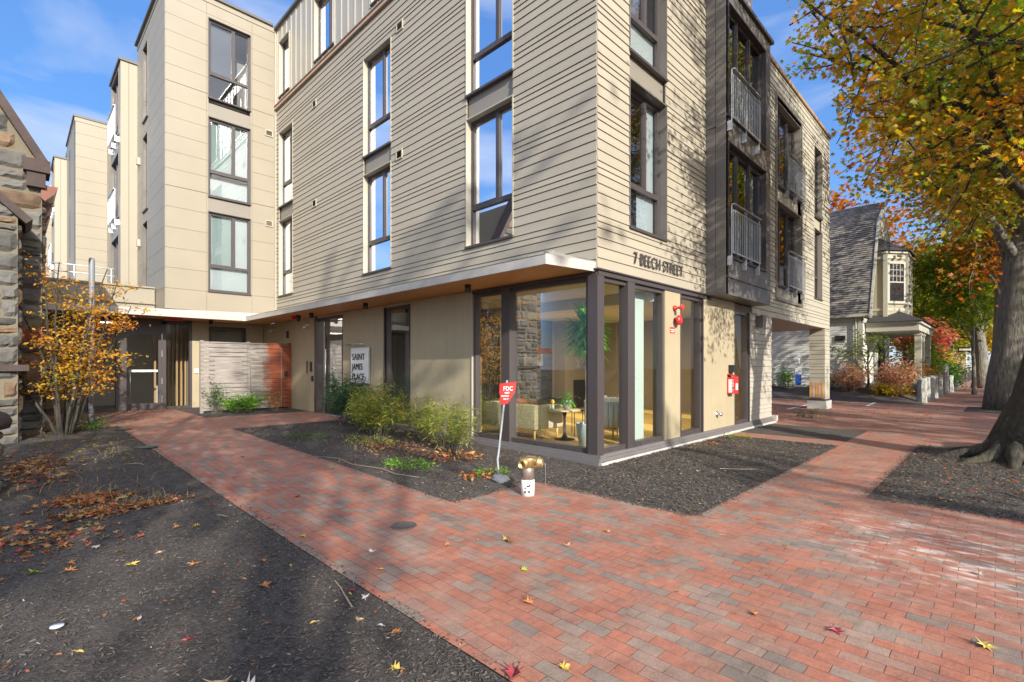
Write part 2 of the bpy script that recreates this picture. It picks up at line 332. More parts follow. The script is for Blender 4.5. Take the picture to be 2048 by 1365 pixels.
    n5 = n.new('ShaderNodeTexNoise'); n5.inputs['Scale'].default_value = 1.7; n5.inputs['Detail'].default_value = 3; l(t.outputs['Object'], n5.inputs['Vector']); b5 = n.new('ShaderNodeBump'); b5.inputs['Strength'].default_value = .8; b5.inputs['Distance'].default_value = .05; l(n5.outputs['Fac'], b5.inputs['Height']); l(b5.outputs[0], bp.inputs['Normal']); l(bp.outputs[0], b.inputs['Normal'])
brickmat('brick_paving'); brickmat('brick_walk', off=(.037, .081, 0)); brickmat('brick_edge', swap=False, stain=False)
M('soil', (.055, .042, .032), .95, var=.3, vs=6, bump=.6, bs=20)
M('asphalt', (.05, .05, .052), .9, var=.25, vs=4, bump=.5, bs=120)
M('concrete', (.42, .41, .385), .85, var=.15, vs=6, bump=.3, bs=60, dirt=.25)
M('white_paint', (.75, .74, .7), .6, dirt=.1)

def sheet(mb, rects, dz=0, step=.5):
    for a0, a1, b0, b1 in rects:
        k = max(1, int(math.ceil((b1-b0)/step))); bs = [b0+(b1-b0)*i/k for i in range(k+1)]
        vs = []; fs = []
        for i, b in enumerate(bs): vs += [(a0, b, gz(a0, b)+dz), (a1, b, gz(a1, b)+dz)]
        for i in range(k): fs.append((2*i, 2*i+1, 2*i+3, 2*i+2))
        mb.add(vs, fs)
mb = MB(); mb.box(-150, 260, -16, 200, -.6, -.1); mb.box(-150, 260, -200, -16, -.6, -.1); struct('ground', mb, 'soil')
mb = MB(); mb.box(-120, 200, -15.0, -6.45, -.099, -.09); struct('road', mb, 'asphalt')
mb = MB(); mb.box(-120, 200, -6.45, -6.28, -.3, .01); mb.box(-120, 200, -15.15, -15.0, -.3, .01); struct('kerb', mb, M('granite', (.36, .36, .35), .8, var=.2, vs=12, bump=.4, bs=80))
mb = MB(); sheet(mb, [(-4.83, -2.98, -2.3, 10.35), (-6.3, -2.98, 10.35, 15.0), (-2.98, -.02, 8.1, 10.9), (-2.98, -1.5, -2.3, 0), (-2.98, -2.85, 10.9, 15.0)]); mb.add([(-4.83, -3.12, .002), (-1.5, -2.36, .002), (-1.5, -2.3, .002), (-4.83, -2.3, .002)], [(0, 1, 2, 3)]); struct('brick_path', mb, 'brick_walk')
mb = MB(); sheet(mb, [(-4.83, .7, -6.28, -2.3), (.7, 6.3, -3.45, -2.3), (.7, 6.3, -6.28, -5.9), (6.3, 16.6, -6.28, -2.3), (16.6, 19.8, -3.7, -2.3), (16.6, 19.8, -6.28, -6.0), (19.8, 120, -6.28, -2.3), (5.02, 5.75, -2.3, 0), (8.1, 19.6, -2.3, .0), (8.55, 19.6, 0, 12)], dz=0); struct('brick_sidewalk', mb, 'brick_paving')
mb = MB()
sheet(mb, [(-1.45, 8.1, -2.52, -2.31)], dz=.0045); sheet(mb, [(8.1, 19.6, -2.52, -2.31)], dz=.0045)
struct('brick_edging', mb, 'brick_edge')
mb = MB()
for (x, y, xx, yy) in [(17.2, -.9, 21.0, -.75), (11.0, 3.2, 20.3, 3.35), (13.4, .9, 19.4, 1.0)]:
    mb.add([(x, y, .005), (xx, yy, .005), (xx, yy+.1, .005), (x, y+.1, .005)], [(0, 1, 2, 3)])
struct('parking_line', mb, 'white_paint')
mb = MB(); mb.box(-120, 200, -19, -15.15, -.05, .0); struct('far_pavement', mb, 'concrete')

# mulch
m = M('mulch', (.066, .056, .048), .95, var=.45, vs=30, bump=1.0, bs=70, dirt=.35, rnd_isl=.0); 
M('mulch_chip', (.092, .077, .064), .9, rnd_isl=.7)
M('mulch_chip_pale', (.30, .24, .17), .85, rnd_isl=.5)
def fbm(x, y, s):
    v = 0
    for i, (f, a) in enumerate([(.9, .5), (2.3, .28), (6.1, .14), (15, .08)]):
        v = v+a*np.sin(x*f*1.3+s+np.sin(y*f+s*2+i))*np.cos(y*f*1.1-s+np.sin(x*f*.7+i*3))
    return v
def mulch(name, a0, a1, b0, b1, res, amp=.03, lift=.012, rise=None, seed=0):
    na = max(2, int((a1-a0)/res)); nb = max(2, int((b1-b0)/res))
    A, B = np.meshgrid(np.linspace(a0, a1, na+1), np.linspace(b0, b1, nb+1), indexing='ij')
    g = np.random.default_rng(seed+5)
    E_ = np.minimum(np.minimum(A-a0, a1-A), np.minimum(B-b0, b1-B)); ed = np.clip(E_/.35, 0, 1)
    Z = .0155*np.clip(B, 0, 11)*(1 if a0 < 3 else 0)+ed*(lift+amp*(fbm(A, B, seed)+.3))+g.normal(0, .005, A.shape)*ed-(1-ed)*.006
    if rise is not None: Z = Z+rise(A, B)
    V = np.stack([A, B, Z], -1).reshape(-1, 3); i, j = np.meshgrid(np.arange(na), np.arange(nb), indexing='ij'); k = (i*(nb+1)+j).ravel()
    F = np.stack([k, k+nb+1, k+nb+2, k+1], 1)
    o = arr_mesh(name, V, np.full(len(F), 4), F.ravel(), 'mulch'); o['kind'] = 'structure'
    o.data.polygons.foreach_set('use_smooth', [True]*len(F))
    return lambda x, y: .0155*np.clip(y, 0, 11)*(1 if a0 < 3 else 0)+np.clip(np.minimum(np.minimum(x-a0, a1-x), np.minimum(y-b0, b1-y))/.35, 0, 1)*(lift+amp*(fbm(x, y, seed)+.3))+(rise(x, y) if rise is not None else 0)
zl = mulch('mulch_bed', -13, -4.83, -6.25, 10.35, .07, seed=1)
zm = mulch('mulch_bed', -2.98, 0, 0, 8.1, .07, seed=2)
zr = mulch('mulch_bed', -1.5, 5.02, -2.3, 0, .07, seed=3)
mulch('mulch_bed', 5.75, 8.1, -2.3, 0, .1, seed=4)
mulch('mulch_bed', -2.85, 0, 10.9, 15.0, .1, seed=5)
zt = mulch('mulch_bed', .7, 6.3, -5.9, -3.45, .08, seed=6, rise=lambda x, y: .10*np.exp(-((x-5.2)**2+(y+5.0)**2)/.9))
mulch('mulch_bed', 16.6, 19.8, -6.0, -3.7, .15, seed=7)
mulch('mulch_bed', 19.6, 60, -2.3, 14, .35, seed=8, rise=lambda x, y: .50*np.clip((x-19.9)/2.4, 0, 1)*np.clip((y+2.25)/1.2, 0, 1))
g = np.random.default_rng(3)
def chips(n, fx, zf, size, matn, seed, shape='shred'):
    x, y = fx(n); z = zf(x, y)+.006
    o = leaves('mulch_chips', np.stack([x, y, z], 1), size, shape, matn, seed=seed, droop=0, flat=.72, cup=0, sv=.6); o['kind'] = 'stuff'
def near(n):   # denser close to the viewer
    x = g.uniform(-8.2, -4.85, n); y = -4.2+14*g.uniform(0, 1, n)**1.9; return x, y
chips(90000, near, zl, .024, 'mulch_chip', 1)
chips(2600, near, zl, .020, 'mulch_chip_pale', 2)
chips(27000, lambda n: (g.uniform(-2.97, -.02, n), g.uniform(.02, 8.08, n)), zm, .035, 'mulch_chip', 3)
chips(900, lambda n: (g.uniform(-2.9, -.05, n), g.uniform(.05, 7.9, n)), zm, .032, 'mulch_chip_pale', 4)
chips(32000, lambda n: (g.uniform(-1.49, 5.0, n), g.uniform(-2.29, -.02, n)), zr, .034, 'mulch_chip', 5)
chips(2200, lambda n: (g.uniform(-1.4, 4.9, n), g.uniform(-2.2, -.05, n)), zr, .026, 'mulch_chip_pale', 6)
chips(21000, lambda n: (g.uniform(.71, 6.28, n), g.uniform(-5.6, -3.46, n)), zt, .034, 'mulch_chip', 7)
def spill(n, seed, size, mt):
    r = np.random.default_rng(seed); E_ = [((-4.83, -2.9), (-4.83, 10.3), (1, 0)), ((-2.98, 0), (-2.98, 8.1), (-1, 0)), ((-2.98, 0), (-1.5, 0), (0, -1)), ((-1.5, -2.3), (-1.5, 0), (-1, 0)), ((-1.5, -2.3), (5, -2.3), (0, -1)), ((.7, -5.9), (.7, -3.45), (-1, 0)), ((.7, -3.45), (6.3, -3.45), (0, 1)), ((-2.98, 8.1), (0, 8.1), (0, 1))]
    k = r.integers(0, len(E_), n); t = r.uniform(0, 1, n); o = np.abs(r.normal(0, .045, n))-.01
    X = np.array([E_[i][0][0]+(E_[i][1][0]-E_[i][0][0])*tt+E_[i][2][0]*oo for i, tt, oo in zip(k, t, o)]); Y = np.array([E_[i][0][1]+(E_[i][1][1]-E_[i][0][1])*tt+E_[i][2][1]*oo for i, tt, oo in zip(k, t, o)])
    ob = leaves('mulch_crumbs', np.stack([X, Y, .0155*np.clip(Y, 0, 11)+.006], 1), size, 'diam', mt, seed=seed, droop=0, flat=.8, cup=0, sv=.6); ob['kind'] = 'stuff'
spill(6500, 41, .022, 'mulch_chip'); spill(350, 42, .02, 'mulch_chip_pale')
chips(1300, lambda n: (g.uniform(.8, 6.2, n), g.uniform(-5.5, -3.5, n)), zt, .03, 'mulch_chip_pale', 8)

# ================================================================ main building
M('siding', (.335, .30, .235), .55, var=.03, vs=2, rnd_isl=.035, dirt=.04, bump=.08, bs=90)
M('siding_grey', (.38, .35, .29), .55, var=.03, vs=2, rnd_isl=.03, dirt=.04)
M('panel', (.27, .236, .178), .5, var=.03, vs=1.5, dirt=.05, bump=.05, bs=60)
M('panel_side', (.30, .268, .205), .5, dirt=.04)
M('board_panel', (.36, .305, .20), .6, var=.05, vs=2, dirt=.06)
M('metal_panel', (.36, .335, .28), .35, dirt=.05)
M('trim_beige', (.37, .34, .27), .5)
M('bronze', (.060, .050, .050), .38, dirt=.12)
M('bronze_grey', (.115, .105, .095), .42, dirt=.1)
M('spandrel', (.215, .195, .165), .5, dirt=.08)
M('dark_gap', (.03, .026, .02), .9)
M('flashing', (.42, .40, .365), .35, dirt=.12, var=.08, vs=5)
M('copper_trim', (.42, .30, .21), .4, dirt=.1)
M('cedar', (.62, .27, .08), .5, var=.35, vs=4, stretch=(30, .8, 30), dirt=.1)
M('galvanised', (.50, .53, .56), .38, metal=.55, var=.15, vs=25)
M('galv_white', (.72, .76, .82), .4, metal=.2, var=.1, vs=25)
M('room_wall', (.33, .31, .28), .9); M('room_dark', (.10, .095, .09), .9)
M('blind', (.46, .49, .47), .8); M('blind_green', (.30, .36, .33), .8); M('mesh_blind', (.13, .14, .16), .8, bump=.3, bs=200)
M('black_metal', (.018, .018, .02), .45); M('white_plastic', (.75, .75, .73), .4); M('steel', (.6, .6, .6), .3, metal=.9)
M('red_paint', (.55, .03, .03), .35, dirt=.1)
B = thing('apartment_building', 'four storey apartment building with beige lap siding, brown windows and glazed corner', 'building', (0, 0, 0))

def window(fr, s0, s1, z0, z1, rec=.11, trans=None, mull=None, split=True, fw=.06, blinds=(), jamb='trim_beige', room=.9, parent=B, gl='window_glass', frame='bronze', sill=True, roommat='room_wall'):
    mb = MB(); d0, d1 = -rec-.07, -rec
    mb.fb(fr, s0, s0+fw, z0, z1, d0, d1); mb.fb(fr, s1-fw, s1, z0, z1, d0, d1)
    mb.fb(fr, s0+fw, s1-fw, z0, z0+fw, d0, d1); mb.fb(fr, s0+fw, s1-fw, z1-fw, z1, d0, d1)
    zt = trans if trans else z0+fw
    if trans: mb.fb(fr, s0+fw, s1-fw, trans-.045, trans+.045, d0-.002, d1+.004)
    sashes = []
    mu = [s0+(s1-s0)*f for f in (mull or [])]; edges = [s0+fw]+mu+[s1-fw]
    zb = trans+.045 if trans else z0+fw
    for q in mu: mb.fb(fr, q-.038, q+.038, zb, z1-fw, d0-.002, d1+.003)
    for i in range(len(edges)-1):
        a = edges[i]+(.038 if i else 0); b = edges[i+1]-(.038 if i < len(edges)-2 else 0); sashes.append((a, b, zb, z1-fw))
        if i == (0 if len(edges) < 3 else (0 if edges[1]-edges[0] > edges[2]-edges[1] else 1)) or len(edges) > 3:   # opening sash
            t = .028; mb.fb(fr, a, a+t, zb, z1-fw, d0-.001, d1-.012); mb.fb(fr, b-t, b, zb, z1-fw, d0-.001, d1-.012); mb.fb(fr, a+t, b-t, zb, zb+t, d0-.001, d1-.012); mb.fb(fr, a+t, b-t, z1-fw-t, z1-fw, d0-.001, d1-.012)
    if trans: sashes.append((s0+fw, s1-fw, z0+fw, trans-.045))
    wn = mb.build('window', frame, parent)
    mb = MB()
    for a, b, p, q in sashes: mb.fq(fr, a-.01, b+.01, p-.01, q+.01, -rec-.045)
    mb.build('pane', gl, wn)
    if jamb:
        mb = MB(); t = .018
        mb.fb(fr, s0-t, s0+.005, z0+.001, z1+t, -rec-.06, .026); mb.fb(fr, s1-.005, s1+t, z0+.001, z1+t, -rec-.06, .026); mb.fb(fr, s0+.005, s1-.005, z1-.005, z1+t, -rec-.06, .024)
        mb.build('jamb', jamb, wn)
    if sill: MB().fb(fr, s0-.02, s1+.02, z0-.045, z0, -rec-.06, .05).build('sill', 'bronze', wn)
    if room:
        mb = MB(); e = -rec-.075; f = e-room; g_ = .3
        mb.fq(fr, s0-g_, s1+g_, z0-.1, z1+.1, f)
        for s in (s0-g_, s1+g_): mb.quad(fr.p(s, z0-.1, e), fr.p(s, z0-.1, f), fr.p(s, z1+.1, f), fr.p(s, z1+.1, e))
        for z in (z0-.1, z1+.1): mb.quad(fr.p(s0-g_, z, e), fr.p(s1+g_, z, e), fr.p(s1+g_, z, f), fr.p(s0-g_, z, f))
        mb.build('interior', roommat, wn)
    for bl in blinds:
        a, b, p, q, mt = bl; A = s0+(s1-s0)*a; B_ = s0+(s1-s0)*b
        MB().fb(fr, A, B_, z0+(z1-z0)*p, z0+(z1-z0)*q, -rec-.115, -rec-.11).build('blind', mt, wn)
    return wn

# ---- long facade (upper siding)
colA, colB, colC = (1.89, 3.23), (6.13, 7.48), (12.22, 13.41)
holes = [(c[0], c[1], 4.05, 9.76) for c in (colA, colB, colC)]
vents = [(5.58, 5.86, 9.70, 9.93), (10.38, 10.66, 9.60, 9.83), (5.60, 5.88, 6.60, 6.83), (10.38, 10.66, 6.52, 6.75)]
mb = MB(); siding(mb, FL, 0, 13.66, 3.14, 10.66, holes+vents, start=5, pat=[.178, .178, .153, .153, .105, .165]) if 0 else siding(mb, FL, 0.0, 13.66, 3.14, 10.66, holes+vents, start=0)
mb.build('lap_siding', 'siding', B)
mb = MB()
for c in cells(.0, 14.0, 3.14, 10.7, holes+vents): mb.fb(FL, *c, -.28, -.015)
mb.build('wall', 'dark_gap', B)
WINX = dict(jamb='trim_beige', mull=[.40])
b1 = [(0, 1, .0, 1, 'blind')]
for c, f2, f3 in ((colA, [], [(.4, 1, .32, 1, 'mesh_blind')]), (colB, [(.0, 1, .33, 1, 'blind'), (0, 1, .0, .31, 'blind')], [(.42, 1, .32, 1, 'mesh_blind')]), (colC, [(.0, 1, .0, 1, 'blind')], [(.4, 1, .32, 1, 'mesh_blind'), (0, 1, 0, .3, 'blind')])):
    window(FL, c[0], c[1], 4.05, 6.66, trans=4.86, blinds=f2, **WINX)
    window(FL, c[0], c[1], 7.16, 9.76, trans=7.97, blinds=f3, **WINX)
    MB().fb(FL, c[0], c[1], 6.66, 7.115, -.2, -.05).build('spandrel_panel', 'spandrel', B)
def vent(fr, v, mt='trim_beige'):
    mb = MB(); s0, s1, z0, z1 = v; t = .03
    mb.fb(fr, s0, s0+t, z0, z1, -.02, .035); mb.fb(fr, s1-t, s1, z0, z1, -.02, .035); mb.fb(fr, s0+t, s1-t, z0, z0+t, -.02, .035); mb.fb(fr, s0+t, s1-t, z1-t, z1, -.02, .035)
    mb.fb(fr, s0+t, s1-t, z0+t, z1-t, -.014, -.006, 1)
    k = 6
    for i in range(k):
        z = z0+t+(z1-z0-2*t)*(i+.5)/k; a, b, c, d = fr.p(s0+t, z-.008, .03), fr.p(s1-t, z-.008, .03), fr.p(s1-t, z+.012, 0), fr.p(s0+t, z+.012, 0); mb.quad(a, b, c, d)
    return mb.build('wall_vent', [mt, 'dark_gap'], B)
for v in vents: vent(FL, v)
# corner boards
MB().fb(FL, 13.66, 13.72, 3.5, 10.64, -.1, .03).build('corner_board', 'trim_beige', B)
# copper coloured belt course and top storey
mb = MB(); mb.fb(FL, -.06, 13.70, 10.66, 10.70, -.1, .075); mb.fb(FL, -.06, 13.70, 10.702, 10.79, -.1, .05); mb.fb(FL, -.06, 13.70, 10.792, 10.82, -.1, .08); mb.fb(FR, 0.0, 4.1, 10.66, 10.79, -.1, .05); mb.build('belt_course', 'copper_trim', B)
W4 = [(12.52, 13.40), (9.2, 10.52), (5.78, 7.07), (1.9, 3.2)]
h4 = [(a, b, 11.02, 12.94) for a, b in W4]
mb = MB()
for c in cells(0, 14.0, 10.79, 13.5, h4): mb.fb(FL, *c, -.3, 0)
s = .35
while s < 13.6:
    for c in cells(s, s+.022, 10.83, 13.42, h4): mb.fb(FL, *c, .0005, .022)
    s += .40
mb.fb(FR, .305, 7, 10.79, 13.5, -.3, 0)
mb.build('metal_wall', 'metal_panel', B)
for i, (a, b) in enumerate(W4):
    window(FL, a, b, 11.02, 12.94, mull=[.4] if b-a > 1 else None, jamb='trim_beige', blinds=[(0, .4, 0, 1, 'mesh_blind')] if i else [(0, 1, 0, 1, 'blind')])
mb = MB(); mb.fb(FL, -.1, 13.68, 13.5, 13.58, -.4, .09); mb.fb(FR, 0, 7, 13.5, 13.58, -.4, .09); mb.fb(FW, -3.39, -.12, 13.6, 13.68, -.4, .09); mb.fb(FS, 14.15, 18.5, 13.6, 13.68, -.4, .09); mb.build('roof_coping', 'bronze_grey', B)
mb = MB(); mb.box(.3, 15.2, .3, 14, 10.2, 10.35); mb.box(.3, 7, .3, 30, 13.3, 13.45); mb.box(-3.0, .5, 14.0, 40, 13.3, 13.45); mb.build('roof', 'dark_gap', B)

# ---- wing facing the viewer
hw = [(-2.11, -.85, 4.04, 12.94)]
mb = MB(); lines = [3.38, 4.02, 4.66, 5.28, 5.92, 6.56, 7.21, 7.74, 8.28, 8.82, 9.36, 9.90, 10.46, 10.98, 11.50, 12.02, 12.54, 13.06, 13.42]
vcut = [-3.27, -2.16, -.79, -.05]
for i in range(len(lines)-1):
    for j in range(3):
        gp = .012 if lines[i+1] in (7.21, 10.46) else .005
        for c in cells(vcut[j]+.003, vcut[j+1]-.003, lines[i]+.003, lines[i+1]-gp, hw): mb.fb(FW, *c, -.02, 0)
mb.fb(FW, -3.30, -.05, 13.425, 13.6, -.02, .02)
mb.build('panel_cladding', 'panel', B)
mb = MB()
for c in cells(-3.26, .3, 3.38, 13.55, hw): mb.fb(FW, *c, -.3, -.022)
mb.fb(FL, 13.75, 14.05, 3.38, 13.55, -.3, -.001)
mb.build('wall', M('panel_back', (.16, .13, .085), .8), B)
MB().fb(FW, -.05, .04, 3.4, 13.5, -.02, .04).build('corner_trim', 'trim_beige', B)
for z0, z1, tr, bl in ((4.05, 6.63, 4.87, [(0, .62, .34, 1, 'blind_green'), (.62, 1, .33, 1, 'blind'), (0, 1, .0, .31, 'blind')]), (7.15, 9.72, 7.97, [(0, .62, .36, 1, 'blind_green'), (.62, 1, .36, 1, 'blind'), (0, 1, 0, .24, 'blind')]), (10.37, 12.94, 11.19, [(0, .62, .34, 1, 'mesh_blind')])):
    window(FW, -2.11, -.85, z0, z1, rec=.07, trans=tr, mull=[.61], blinds=bl, jamb='bronze_grey')
for z in (6.63, 9.72): MB().fb(FW, -2.11, -.85, z+.02, z+.46, -.2, -.03).build('spandrel_panel', 'spandrel', B)
for v in ((-.37, -.12, 9.68, 9.90), (-.37, -.12, 6.50, 6.72)): vent(FW, v)

# ---- side of the wing and its bay
sideh = [(16.42, 17.25, 4.3, 6.65), (16.42, 17.25, 7.1, 9.72), (16.42, 17.25, 10.3, 12.9)]
mb = MB()
for i in range(len(lines)-1):
    for c in cells(13.735, 18.49, lines[i]+.003, lines[i+1]-.006, sideh): mb.fb(FS, *c, -.02, 0)
mb.fb(FS, 13.735, 18.49, 13.425, 13.6, -.02, .015)
mb.build('panel_cladding', 'panel_side', B)
mb = MB()
for c in cells(14.03, 18.5, 3.38, 13.55, sideh): mb.fb(FS, *c, -.3, -.022)
mb.build('wall', 'panel_back', B)
for h in sideh: window(FS, *h, rec=.08, jamb='bronze_grey', trans=h[2]+.8)
def side_bay(x, y0, y1, z0, z1, parent, rx=None):
    mb = MB(); fb = Frame(x, 0, 0, 1, -1, 0); hb = [(y0+.35, y1-.3, a, a+2.4) for a in (4.1, 7.2, 10.3)]
    for c in cells(y0, y1, z0, z1, hb): mb.fb(fb, *c, -.12, 0)
    ff = Frame(0, y0, 1, 0, 0, -1); mb.fb(ff, x+.001, x+.24, z0, z1-.001, -.1, .003); mb.fb(ff, x+.25, x+.5, z0, z1-.001, -.1, .003)
    mb.build('bay_cladding', 'panel_side', parent)
    MB().box(x-.06, x+.6, y0-.06, y1+.06, z1, z1+.09).build('bay_coping', 'bronze_grey', parent)
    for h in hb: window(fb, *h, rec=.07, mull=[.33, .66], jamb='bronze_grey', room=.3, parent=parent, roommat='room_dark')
    for a in (7.2, 10.3): railing(fb, y0+.3, y1-.6, a-.1, a+1.0, .16, 'galv_white', parent, n=14)
def railing(fr, s0, s1, z0, z1, d, mt, parent, n=12):
    mb = MB(); w_ = .022
    mb.fb(fr, s0, s1, z1-.02, z1, d-.03, d+.03); mb.fb(fr, s0, s1, z1-.16, z1-.135, d-.012, d+.012); mb.fb(fr, s0, s1, z0, z0+.03, d-.012, d+.012)
    for i in range(n+1):
        s = s0+(s1-s0)*i/n; mb.fb(fr, s-.007, s+.007, z0+.03, z1-.16, d-.007, d+.007)
    r = mb.build('balcony_railing', mt, parent)
    for s in (s0, (s0+s1)/2, s1): mb = MB(); mb.fb(fr, s-w_, s+w_, z0-.24, z1-.021, d-.035, d-.022); mb.fb(fr, s-.035, s+.035, z0-.25, z0-.05, .005, d-.036); mb.build('bracket', mt, r)
    return r
side_bay(-3.79, 18.5, 21.0, 3.4, 12.9, B)
for z in (9.0, 6.0): MB().fb(FS, 17.9, 18.05, z, z+.25, 0, .1).build('wall_lamp', 'trim_beige', B)
mb = MB(); mb.box(-3.3, -2.9, 21.0, 26.8, 3.4, 13.5); mb.build('wall', 'panel_side', B)

# ---- low vestibule roof to the left
mb = MB(); mb.box(-6.6, -3.32, 15.1, 15.3, 3.3, 4.12); mb.box(-6.6, -3.32, 15.04, 15.101, 4.121, 4.17); mb.box(-6.6, -3.32, 15.02, 15.099, 3.6, 3.64); mb.box(-6.9, -6.6, 15.0, 28, 3.3, 4.12)
mb.build('vestibule_parapet', 'panel', B)
mb = MB()
for z in (4.95, 5.22): mb.tube([(-6.8, 19.0, z), (-3.9, 19.0, z)], .022, 6)
for i in range(6): mb.tube([(-6.6+i*.52, 19.0, 4.0), (-6.6+i*.52, 19.0, 5.22)], .018, 6)
mb.build('terrace_railing', 'galv_white', B)

# ---- canopy
oz = 3.13
mb = MB()
fas = [(.0, .02), (-1.03, .2), (-1.03, 13.6), (-6.7, 13.6)]
def seg(p, q, z0, z1, t, mbx, mi=0):
    p = Vector((*p, 0)); q = Vector((*q, 0)); d = (q-p).normalized(); n_ = Vector((-d.y, d.x, 0))*t
    mbx.prism([(p.x, p.y, z0), (q.x, q.y, z0), (q.x, q.y, z1), (p.x, p.y, z1)], (n_.x, n_.y, 0), mi)
seg(fas[0], fas[1], oz-.012, oz+.14, -.05, mb); seg(fas[1], fas[2], oz-.012, oz+.14, -.05, mb); seg((-1.03, 13.6), (-6.7, 13.6), oz-.012, oz+.14, -.05, mb)
# sloping top beside the long facade, level top under the wing
mb.add([(-1.04, .2, oz+.141), (-1.04, 13.6, oz+.141), (.0, 13.73, oz+.45), (.0, .9, oz+.45), (0.0, .02, oz+.141)], [(0, 1, 2, 3), (0, 3, 4)])
mb.add([(-1.04, 13.6, oz+.141), (-6.7, 13.6, oz+.141), (-6.7, 15.1, oz+.16), (0, 15.1, oz+.16), (0, 13.73, oz+.45), (0, 13.73, oz+.3)], [(0, 1, 2, 3, 5)])
mb.build('canopy', 'flashing', B)
mb = MB(); mb.add([(-.98, .24, oz), (-.98, 13.65, oz), (-6.7, 13.65, oz), (-6.7, 15.03, oz), (0, 15.03, oz), (0, .06, oz)], [(0, 1, 2, 3, 4, 5)]); mb.build('canopy_soffit', 'cedar', B)
mb = MB(); mb.fb(FL, .9, 1.5, 3.45, 3.6, .0, .02)
mb.prism([(-.001, .05, 3.2), (-.03, .05, 3.3), (-.03, 1.1, 3.62), (-.001, 1.1, 3.62)], (-.01, 0, 0)); mb.build('canopy_flashing', 'flashing', B)
for p in ((-.55, 2.55), (-.52, 6.45), (-.5, 9.6), (-1.9, 14.3)):
    MB().lathe(p[0], p[1], [(.055, 2.99), (.06, 3.0), (.06, 3.128)], 14).build('soffit_light', 'black_metal', B)

# ---- ground floor, long side
hg = [(.0, 3.05, .2, 3.06), (5.31, 6.42, .2, 3.06), (8.67, 10.5, .0, 3.06)]
mb = MB(); bnd = [3.08+i*.275 for i in range(45)]
for i in range(len(bnd)-1):
    for c in cells(bnd[i]+.003, min(bnd[i+1]-.003, 15.0), .17, 3.125, hg):
        if c[0] < 15: mb.fb(FL, *c, -.03, 0)
mb.build('board_cladding', 'board_panel', B)
mb = MB()
for c in cells(3.05, 15.3, .0, 3.125, hg): mb.fb(FL, *c, -.25, -.032)
mb.build('wall', 'panel_back', B)
def base(mb, fr, s0, s1):
    mb.fb(fr, s0, s1, -.02, .06, -.1, .10); mb.fb(fr, s0, s1, .061, .11, -.1, .075); mb.fb(fr, s0, s1, .111, .165, -.1, .045)
mb = MB(); base(mb, FL, -.1, 8.65); base(mb, FR, .0, 8.5); mb.build('base_trim', M('base_metal', (.15, .14, .14), .35, dirt=.15), B)
mb = MB(); mb.fb(FR, -.03, 8.62, -.3, .05, -.2, .115); mb.fb(FR, 8.5, 8.62, .0502, .2, -.2, .14); mb.build('foundation', 'concrete', B); MB().fb(FL, 8.66, 15, -.1, .16, -.2, .02).build('foundation', 'concrete', B)

def store(fr, s0, s1, z0, z1, mulls=(), name='shopfront_window', fw=.07, room=None, gl='shop_glass', jamb='bronze', parent=B):
    mb = MB(); mb.fb(fr, s0, s0+fw, z0, z1, -.14, -.02); mb.fb(fr, s1-fw, s1, z0, z1, -.14, -.02); mb.fb(fr, s0+fw, s1-fw, z0, z0+.075, -.14, -.02); mb.fb(fr, s0+fw, s1-fw, z1-.07, z1, -.14, -.02)
    for m0, m1 in mulls: mb.fb(fr, m0, m1, z0-.02, z1, -.15, .03)
    e = [s0+fw]+[x for m_ in mulls for x in m_]+[s1-fw]
    for i in range(0, len(e), 2):       # bead and small bolts along the sill
        k = max(2, int((e[i+1]-e[i])/.4))
        for j in range(k): q = e[i]+(e[i+1]-e[i])*(j+.5)/k; mb.fb(fr, q-.012, q+.012, z0+.02, z0+.035, -.02, -.006)
    o = mb.build(name, 'bronze', parent)
    mb = MB()
    for i in range(0, len(e), 2): mb.fq(fr, e[i]-.01, e[i+1]+.01, z0+.06, z1-.06, -.08)
    mb.build('pane', gl, o)
    if jamb: mb = MB(); mb.fb(fr, s1, s1+.02, z0, z1, -.14, .03); mb.fb(fr, s0-.02, s0, z0, z1, -.14, .03); mb.build('jamb', jamb, o)
    if room:
        mb = MB(); f = -.15-room; g_ = .25
        mb.fq(fr, s0-g_, s1+g_, z0-.02, z1+.1, f)
        for s in (s0-g_, s1+g_): mb.quad(fr.p(s, z0-.02, -.15), fr.p(s, z0-.02, f), fr.p(s, z1+.1, f), fr.p(s, z1+.1, -.15))
        for z in (z0-.02, z1+.1): mb.quad(fr.p(s0-g_, z, -.15), fr.p(s1+g_, z, -.15), fr.p(s1+g_, z, f), fr.p(s0-g_, z, f))
        mb.build('interior', 'room_wall', o)
    return o
store(FL, .16, 3.05, .17, 3.06, [(1.96, 2.18)], jamb=None)
w_ = store(FL, 5.31, 6.42, .17, 3.06, room=1.6); 
mb = MB()
for i in range(9): mb.tube([(.55, 5.45+i*.105, .2), (.57, 5.45+i*.105, 2.5)], [.05, .042], 8)
mb.build('curtain', M('grey_curtain', (.22, .23, .24), .9), w_)
MB().box(-.03, .16, -.03, .16, .165, 3.06).build('corner_post', 'bronze', B)
mb = MB(); mb.fb(FL, 3.05, 3.08, .17, 3.125, -.1, .02); mb.build('jamb', 'trim_beige', B)
